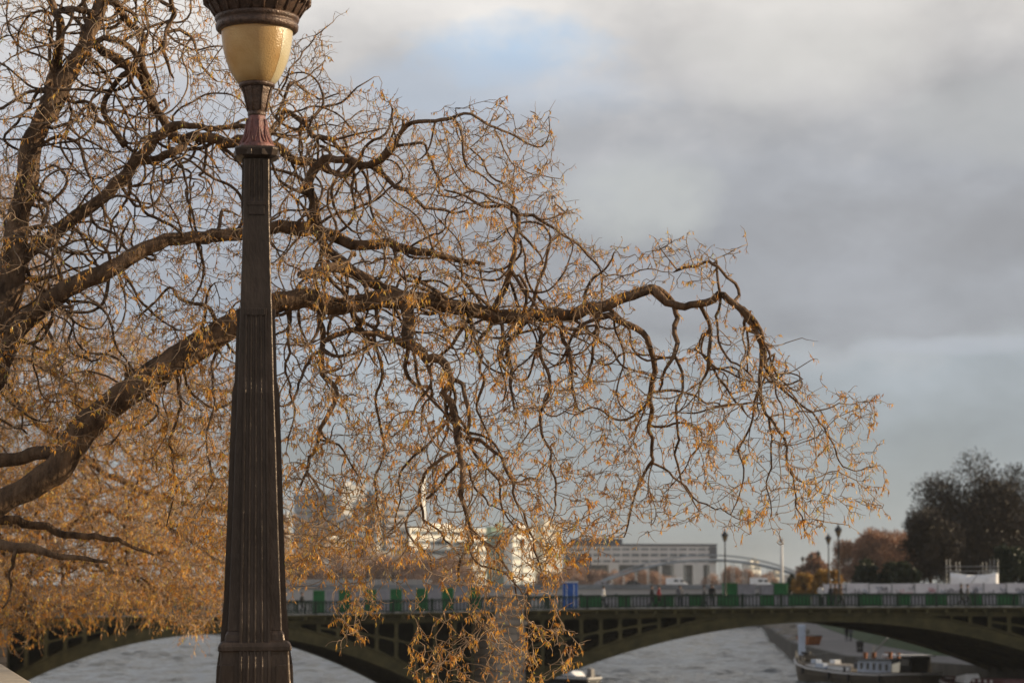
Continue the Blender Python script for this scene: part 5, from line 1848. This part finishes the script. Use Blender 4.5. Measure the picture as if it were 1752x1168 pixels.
 ([(645,512),(640,570),(655,640),(640,700),(660,760),(640,830),(652,900)], [3.6,3.3,3,2.6,2.2,1.7,1.1], 0),
]
REAR = [
 ([(-300,1110),(-280,1010),(-250,930)], 30, 24),
 ([(-280,1010),(-120,900),(0,886),(51,896),(102,910),(147,917),(230,930),(330,960)], [12,9,7.5,7,6,5,4,2.5], 0),
 ([(-250,930),(-120,920),(0,930),(51,940),(136,956),(220,990),(300,1030)], [12,9,8,7,4.5,3.4,2], 0),
 ([(-250,930),(-140,720),(-30,640),(27,612),(50,610),(77,620),(97,644),(117,670),(144,690),(190,740),(240,800)], [16,10,7,6,6,5.5,5,5,4.5,3.5,2.2], 0),
 ([(-140,720),(-60,560),(20,500),(90,470),(170,520)], [10,7,5,3.6,2], 0),
 ([(0,930),(20,1000),(60,1030),(120,1040)], [5,4,3,2], 0),
 ([(-30,640),(60,720),(160,800),(260,850),(360,870),(470,900),(580,930)], [6,5.5,5,4.4,3.8,3,1.8], 0),
 ([(102,910),(180,870),(280,900),(380,960),(450,980)], [5,4.2,3.6,2.8,1.8], 0),
]
def inpoly(px, py, poly):
    c = np.zeros(len(px), bool)
    n = len(poly)
    for i in range(n):
        x0, y0 = poly[i]
        x1, y1 = poly[(i + 1) % n]
        cond = ((y0 > py) != (y1 > py))
        xi = (x1 - x0) * (py - y0) / ((y1 - y0) if y1 != y0 else 1e-9) + x0
        c ^= cond & (px < xi)
    return c
CP, SP = math.cos(PITCH), math.sin(PITCH)
def at_np(px, py, Y):
    u = (px - 876) / F_PX
    v = (584 - py) / F_PX
    dy = CP - v * SP
    dz = SP + v * CP
    k = Y / dy
    return np.stack([u * k, Y, CAM.z + dz * k], -1)
def proj_np(P):
    y, z = P[:, 1], P[:, 2] - CAM.z
    dd = y * CP + z * SP
    up = -y * SP + z * CP
    return 876 + F_PX * P[:, 0] / dd, 584 - F_PX * up / dd

def grow_tree(name, label, limbs, Y0, areas, spread, step, infl, kill, tip_r, leafm, leaf_len, seed, group=None, wig=.03, twig_n=(1, 3), twig_len=(.08, .23),
              leaf_fn=None, leaf_per=5, bark='bark', maxit=140, drift=.10, droop=.25, n_side=0):
    r = np.random.default_rng(seed)
    P, par, rad, pix = [], [], [], []
    mpp = Y0 / F_PX
    # ---- 1. the traced limbs, each at a depth of its own
    for li, (pts, r0, r1) in enumerate(limbs):
        pts = np.array(pts, float)
        n = len(pts)
        rr = np.array(r0, float) if isinstance(r0, list) else np.linspace(r0, r1, n)
        rr = rr[:n] if len(rr) >= n else np.interp(np.linspace(0, 1, n), np.linspace(0, 1, len(rr)), rr)
        if pix:
            A = np.array(pix)
            dd = np.hypot(A[:, 0] - pts[0, 0], A[:, 1] - pts[0, 1])
            j = int(dd.argmin())
            ps = j if dd[j] < 40 else -1
            Ys = P[j][1] if ps >= 0 else Y0 + r.uniform(-.5, .5)
            k2 = np.hypot(A[:, 0] - pts[-1, 0], A[:, 1] - pts[-1, 1])
            je = int(k2.argmin())
            Ye = P[je][1] if k2[je] < 9 and li > 3 else None
        else:
            ps, Ys, Ye = -1, Y0, None
        L = np.r_[0, np.cumsum(np.hypot(*np.diff(pts, axis=0).T))]
        m = max(int(L[-1] * mpp / step) + 2, 4)
        ti = np.linspace(0, L[-1], m)
        # smooth curve through the traced points
        px = np.interp(ti, L, pts[:, 0])
        py = np.interp(ti, L, pts[:, 1])
        kw = 3 if rr[0] > 12 else 1
        for _ in range(kw):
            px[1:-1] = .25 * px[:-2] + .5 * px[1:-1] + .25 * px[2:]
            py[1:-1] = .25 * py[:-2] + .5 * py[1:-1] + .25 * py[2:]
        pr = np.interp(ti, L, rr)
        # kinks: the limbs never run smooth
        ka = np.interp(pr, [0, 4, 12, 25], [2.2, 3.2, 2.5, 1.0]) * (np.minimum(ti / 30, 1) * np.minimum((L[-1] - ti) / 30, 1) if L[-1] > 60 else 0)
        px = px + ka * np.interp(ti, np.arange(0, L[-1] + 40, 17), r.normal(size=len(np.arange(0, L[-1] + 40, 17))))
        py = py + ka * np.interp(ti, np.arange(0, L[-1] + 40, 17), r.normal(size=len(np.arange(0, L[-1] + 40, 17))))
        u = ti / max(L[-1], 1e-6)
        if Ye is None:
            lm = L[-1] * mpp
            Ye = Ys + r.uniform(-1, 1) * min(lm * .55, 1.6) * (drift / .10)
        wob = .18 * np.sin(u * r.uniform(4, 9) + r.uniform(0, 6)) * np.minimum(u * 4, 1) * np.minimum((1 - u) * 4, 1)
        Y = Ys + (Ye - Ys) * u + wob
        Q3 = at_np(px, py, Y)
        for i in range(m):
            par.append(ps if i == 0 else len(P) - 1)
            P.append(Q3[i])
            rad.append(pr[i] * Y[i] / F_PX)
            pix.append((px[i], py[i]))
    # ---- 1b. contorted side branches, between the limbs and the fine twigs
    polys = [p for p, _ in areas]
    n1 = len(P)
    wts = np.array([min(max(q / mpp, 2.2), 12) for q in rad])
    wts = np.where((np.array(rad) / mpp > 26), 0, wts)
    pxa = np.array(pix)
    vis = np.zeros(n1, bool)
    for pl in polys:
        vis |= inpoly(pxa[:, 0], pxa[:, 1], pl)
    wts = wts * vis
    pw1 = wts / wts.sum()
    starts = list(r.choice(n1, n_side, p=pw1))
    todo = [(int(q), 0) for q in starts]
    while todo:
        i0, lev = todo.pop()
        ra = min(rad[i0] * .62, (r.uniform(1.9, 4.2) if lev == 0 else r.uniform(1.3, 2.2)) * mpp)
        tang = unit(P[i0] - P[par[i0]]) if par[i0] >= 0 else np.array([0, 0, 1.])
        d = unit(tang * .5 + r.normal(size=3) * np.array([1, .8, 1]) + np.array([0, 0, -droop]))
        Ln = (r.uniform(.5, 1.7) if lev == 0 else r.uniform(.3, .9)) * (Y0 / 20.0) ** .8
        m = int(Ln / step) + 2
        kap, axis, run = 0.0, unit(r.normal(size=3) * np.array([.5, 1.3, .5])), 0
        prev = i0
        p = P[i0].copy()
        for q in range(m):
            if run <= 0:
                kap = r.uniform(1.5, 6.5) * r.choice([-1, 1]) * 20.0 / Y0
                axis = unit(axis * .5 + r.normal(size=3) * np.array([.5, 1.3, .5]))
                run = int(r.uniform(.08, .30) * (Y0 / 20.0) / step)
            run -= 1
            d = unit(d + np.cross(axis, d) * kap * step + r.normal(size=3) * .10 + np.array([0, 0, -droop * .05]))
            pn = p + d * step
            qx, qy = proj_np(pn[None, :])
            if not any(inpoly(qx, qy, pl)[0] for pl in polys):
                if q < 3:
                    break
                d = unit(-d * .3 + r.normal(size=3))
                run = 0
                continue
            P.append(pn)
            par.append(prev)
            rad.append(ra * (1 - .66 * q / m))
            pix.append((float(qx[0]), float(qy[0])))
            prev = len(P) - 1
            p = pn
            if lev == 0 and q > 3 and r.random() < .07:
                todo.append((prev, 1))
    nsk = len(P)
    SKP = np.array(P)
    SKpix = np.array(pix)
    # ---- 2. fine branches fill the crown (space colonisation)
    A = []
    for poly, cnt in areas:
        xs_ = [p[0] for p in poly]
        ys_ = [p[1] for p in poly]
        got = 0
        while got < cnt:
            qx = r.uniform(min(xs_), max(xs_), cnt * 2)
            qy = r.uniform(min(ys_), max(ys_), cnt * 2)
            k = inpoly(qx, qy, poly)
            qx, qy = qx[k][:cnt - got], qy[k][:cnt - got]
            got += len(qx)
            d2 = (qx[:, None] - SKpix[None, ::3, 0]) ** 2 + (qy[:, None] - SKpix[None, ::3, 1]) ** 2
            Yn = SKP[::3, 1][d2.argmin(1)]
            Ya = np.clip(Yn + r.normal(0, spread, len(qx)), Y0 - 2.6 * spread, Y0 + 2.6 * spread)
            A.append(at_np(qx, qy, Ya))
    A = np.concatenate(A)
    ND = np.array(P)
    PD = np.zeros_like(ND)
    for i in range(1, nsk):
        if par[i] >= 0:
            PD[i] = ND[i] - ND[par[i]]
    PD = unit(PD)
    kids = np.zeros(nsk, int)
    def nearest(Aq, Nq, off):
        bi = np.zeros(len(Aq), int)
        bd = np.full(len(Aq), 1e9)
        for s in range(0, len(Nq), 400):
            d2 = ((Aq[:, None, :] - Nq[None, s:s + 400, :]) ** 2).sum(-1)
            j = d2.argmin(1)
            v = d2[np.arange(len(Aq)), j]
            k = v < bd
            bd[k] = v[k]
            bi[k] = j[k] + s + off
        return bi, bd
    ni, nd = nearest(A, ND, 0)
    alive = np.sqrt(nd) > kill
    A, ni, nd = A[alive], ni[alive], nd[alive]
    P = list(ND)
    depth = [0] * nsk
    Pl = ND.copy()
    for it in range(maxit):
        if len(A) == 0:
            break
        act = nd < infl ** 2
        if not act.any():
            break
        idx = ni[act]
        vec = unit(A[act] - Pl[idx])
        acc = np.zeros((len(Pl), 3))
        np.add.at(acc, idx, vec)
        nodes = np.unique(idx)
        nodes = nodes[kids[nodes] < 3]
        if len(nodes) == 0:
            break
        dirs = unit(unit(acc[nodes]) + .55 * PD[nodes] + .42 * r.normal(size=(len(nodes), 3)) + np.array([0, 0, -droop * .35]))
        new = Pl[nodes] + dirs * step * r.uniform(.8, 1.15, (len(nodes), 1))
        off = len(Pl)
        kids[nodes] += 1
        Pl = np.concatenate([Pl, new])
        PD = np.concatenate([PD, dirs])
        kids = np.concatenate([kids, np.zeros(len(new), int)])
        par.extend(int(q) for q in nodes)
        depth.extend(depth[q] + 1 for q in nodes)
        bi, bd = nearest(A, new, off)
        k = bd < nd
        nd[k] = bd[k]
        ni[k] = bi[k]
        keep = nd > kill ** 2
        A, ni, nd = A[keep], ni[keep], nd[keep]
    N = len(Pl)
    par = np.array(par)
    # contorted habit: wriggle the fine branches, growing from nothing at the fork
    for i in range(nsk, N):
        w_ = min(depth[i] / 5.0, 1.0)
        q = Vector(Pl[i])
        nv = mnoise.noise_vector(q * 3.4) * (wig * 1.7) + mnoise.noise_vector(q * 8.5) * (wig * .8)
        Pl[i] += np.array(nv) * w_
    # ---- 3. thickness from the tips down
    pw_ = np.zeros(N)
    E = 2.15
    kidc = np.zeros(N, int)
    for i in range(N - 1, nsk - 1, -1):
        if pw_[i] == 0:
            pw_[i] = tip_r ** E
        if par[i] >= nsk:
            pw_[par[i]] += pw_[i] 
            kidc[par[i]] += 1
    RD = np.zeros(N)
    RD[:nsk] = rad[:nsk]
    for i in range(nsk, N):
        RD[i] = min(pw_[i] ** (1 / E), RD[par[i]] * .82 if par[i] >= 0 else 1)
        RD[i] = max(RD[i], tip_r * .8)
    # ---- 4. chains -> tubes
    ch = [[] for _ in range(N)]
    roots = []
    for i in range(N):
        if par[i] >= 0:
            ch[par[i]].append(i)
        else:
            roots.append(i)
    tree = thing(name, label, 'tree', (0, 0, 0), 0, group)
    trunk, fine, nlimb = MB(), MB(), 0
    tips = []
    stack = [(rt, None) for rt in roots]
    while stack:
        s, frm = stack.pop()
        c = [] if frm is None else [frm]
        i = s
        while True:
            c.append(i)
            k = ch[i]
            if not k:
                tips.append(i)
                break
            # the traced limb goes on along its own line
            nx = [q for q in k if q < nsk and q == i + 1]
            b0 = nx[0] if nx else max(k, key=lambda q: RD[q])
            if not nx and i < nsk:
                for q in k:
                    stack.append((q, i))
                break
            for q in k:
                if q != b0:
                    stack.append((q, i))
            i = b0
        if len(c) < 2:
            continue
        pts = Pl[c]
        rr = RD[c].copy()
        if frm is not None:
            rr[0] = min(rr[1] * 1.25, rr[0])
        big = rr.max() > 2.6 * mpp * (1 if Y0 < 30 else 1.0) and s < nsk
        n = 12 if rr.max() > .07 else (8 if rr.max() > .03 else (5 if rr.max() > .012 else 3))
        if big and rr.max() > .02:
            # gnarled bark outline: knots along thick limbs
            lump = np.array([mnoise.noise(Vector(p) * 2.6) * .14 + mnoise.noise(Vector(p) * 7.0) * .09 for p in pts])
            rr = rr * (1 + lump)
        if big and rr.max() > .028:
            lb_ = MB()
            lb_.tube(pts, list(rr), n, cap=True)
            lb_.build('trunk' if nlimb == 0 else 'limb', M[bark], tree, smooth=True, fix=False)
            nlimb += 1
        else:
            (trunk if big else fine).tube(pts, list(rr), n, cap=big)
    if trunk.v:
        trunk.build('branches', M[bark], tree, smooth=True, fix=False)
    # ---- 5. last twigs with their leaves
    LP, LD, LS, LT = [], [], [], []
    ends = [(i, 1.0) for i in tips if i >= nsk or True]
    side = [i for i in range(nsk, N) if RD[i] < tip_r * 2.2 and r.random() < .42]
    ends += [(i, .75) for i in side]
    # short spurs straight off the limbs too
    sp_ids = [i for i in range(nsk) if rad[i] < .09 and r.random() < (.22 if i < n1 else .10)]
    ends += [(i, .6) for i in sp_ids]
    for i, f in ends:
        px_, py_ = proj_np(Pl[i:i + 1])
        lf = leaf_fn(float(px_[0]), float(py_[0])) if leaf_fn else 1.0
        base_d = PD[i] if i < len(PD) else np.array([0, 0, -1.])
        for _ in range(r.integers(twig_n[0], twig_n[1] + 1)):
            d = unit(base_d * .9 + r.normal(size=3) * .75 + np.array([0, 0, -.12]))
            L = r.uniform(*twig_len) * f
            m = 4
            q = [Pl[i]]
            for k in range(m):
                d = unit(d + r.normal(size=3) * .36 + np.array([0, 0, -droop * .12]))
                q.append(q[-1] + d * L / m)
            fine.tube(q, list(np.linspace(max(tip_r * .8, .0022), tip_r * .34, m + 1)), 3, cap=False)
            nl = r.poisson(leaf_per * lf * f * r.gamma(.8, 1.3))
            for _ in range(nl):
                t = r.random() ** .7 * m
                a_ = int(min(t, m - 1))
                p = q[a_] + (q[a_ + 1] - q[a_]) * (t - a_)
                ld = unit(np.array([0, 0, -1.0]) + r.normal(size=3) * .38) * leaf_len * min(max(r.lognormal(-.12, .38), .35), 1.9)
                ls = unit(np.cross(ld, r.normal(size=3))) * leaf_len * r.uniform(.07, .145)
                LP.append(p)
                LD.append(ld)
                LS.append(ls)
                LT.append(min(max(.40 + .28 * r.normal() + .25 * mnoise.noise(Vector(p) * .9), 0), 1))
    fine.build('twigs', M['twig'], tree, smooth=True, fix=False)
    LP, LD, LS, LT = map(np.array, (LP, LD, LS, LT))
    bend = r.normal(size=LP.shape) * leaf_len * .12
    quads('crown', LP, LD, LS, LT, LM[leafm], tree, bend)
    print('TREE', name, 'nodes', N, 'skeleton', nsk, 'leaves', len(LP), 'left', len(A))
    return tree

ENV_R = [(470, 120), (500, 75), (545, 40), (565, 60), (560, 130), (625, 140), (665, 175), (690, 205), (715, 215), (745, 235), (770, 250), (800, 275), (850, 290), (900, 305), (945, 300), (962, 330), (1000, 400), (1040, 440), (1060, 500), (1075, 560),
         (1110, 590), (1115, 780), (1080, 890), (1050, 930), (1000, 960), (960, 980), (700, 985), (600, 950), (500, 1010), (478, 1000), (470, 600)]
ENV_L = [(-60, -40), (330, -40), (380, 20), (400, 120), (470, 150), (470, 560), (440, 800), (420, 960), (330, 940), (280, 860), (240, 760), (120, 760), (-60, 720)]
ENV_TIP = [(1110, 590), (1180, 560), (1240, 540), (1290, 560), (1330, 600), (1390, 655), (1450, 665), (1500, 690), (1490, 760), (1510, 800), (1500, 865), (1440, 890), (1400, 915), (1330, 895), (1270, 910), (1190, 900), (1080, 905), (1075, 700)]
ENV_LOW = [(690, 960), (740, 1000), (840, 975), (900, 985), (950, 1000), (1000, 1020), (1005, 1080), (985, 1110), (960, 1130), (940, 1180), (700, 1180), (690, 1130), (720, 1080), (700, 1010)]
ENV_LOW2 = [(560, 1000), (640, 985), (650, 1040), (612, 1060), (608, 1095), (585, 1090), (570, 1040)]
ENV_UP = [(690, 195), (720, 190), (790, 180), (850, 165), (870, 200), (945, 200), (965, 300), (900, 315), (850, 335), (800, 290), (720, 230)]
ENV_T2 = [(1030, 420), (1100, 430), (1130, 405), (1190, 405), (1280, 425), (1240, 470), (1160, 475), (1060, 490)]
def leaf_near(px, py):
    v = .62 + .75 * min(max((py - 250) / 650, 0), 1)
    if px < 420:
        v *= .9 + .9 * min(max((py - 480) / 350, 0), 1)
    if py > 960:
        v *= .85
    return v
grow_tree('autumn_tree', 'large contorted tree reaching over the river behind the lamp post, orange leaves hanging', LIMBS, 20.0,
          [(ENV_R, 2700), (ENV_L, 2000), (ENV_TIP, 380), (ENV_LOW, 160), (ENV_LOW2, 50), (ENV_UP, 80), (ENV_T2, 40)], .95, .062, 1.1, .10, .0046, 'autumn', .043, 5,
          leaf_fn=leaf_near, leaf_per=4.8, twig_n=(1, 2), wig=.06, n_side=430)
ENV_B = [(-120, 520), (100, 560), (240, 640), (330, 760), (420, 830), (520, 880), (600, 910), (600, 950), (540, 975), (480, 990), (420, 1060), (330, 1070), (290, 1062), (240, 1045), (200, 1055), (110, 1060), (60, 1085), (20, 1075), (-120, 1080)]
ENV_B2 = [(-120, 760), (120, 800), (380, 880), (400, 1000), (300, 1030), (-120, 1060)]
ENV_B4 = [(-80, 470), (90, 520), (230, 560), (330, 600), (430, 660), (440, 820), (300, 780), (60, 760), (-80, 760)]
ENV_B3 = [(-100, 250), (60, 300), (110, 480), (60, 560), (-100, 560)]
grow_tree('autumn_tree', 'dense ochre tree farther along the quay, drooping before the left arch of the bridge', REAR, 42.0,
          [(ENV_B, 2100), (ENV_B2, 1600), (ENV_B3, 220), (ENV_B4, 620)], 2.2, .13, 2.4, .18, .0070, 'autumn', .068, 9, wig=.10, twig_n=(2, 3), twig_len=(.3, .8), leaf_fn=lambda x, y: 1.15 + .5 * (y > 760), leaf_per=5.4, drift=.2, n_side=120)

# ================================================================== the damp winter air over the city
hz = MB()
hz.box((0, 2560, 36), (6700, 5400, 78))
hm = bpy.data.materials.new('winter_haze')
hm.use_nodes = True
hn = hm.node_tree
hn.nodes.clear()
ho_ = hn.nodes.new('ShaderNodeOutputMaterial')
pv = hn.nodes.new('ShaderNodeVolumePrincipled')
pv.inputs['Color'].default_value = (.82, .85, .88, 1)
pv.inputs['Density'].default_value = 0.00008
pv.inputs['Anisotropy'].default_value = 0.0
hn.links.new(pv.outputs[0], ho_.inputs['Volume'])
tag(hz.build('haze', hm), kind='stuff')
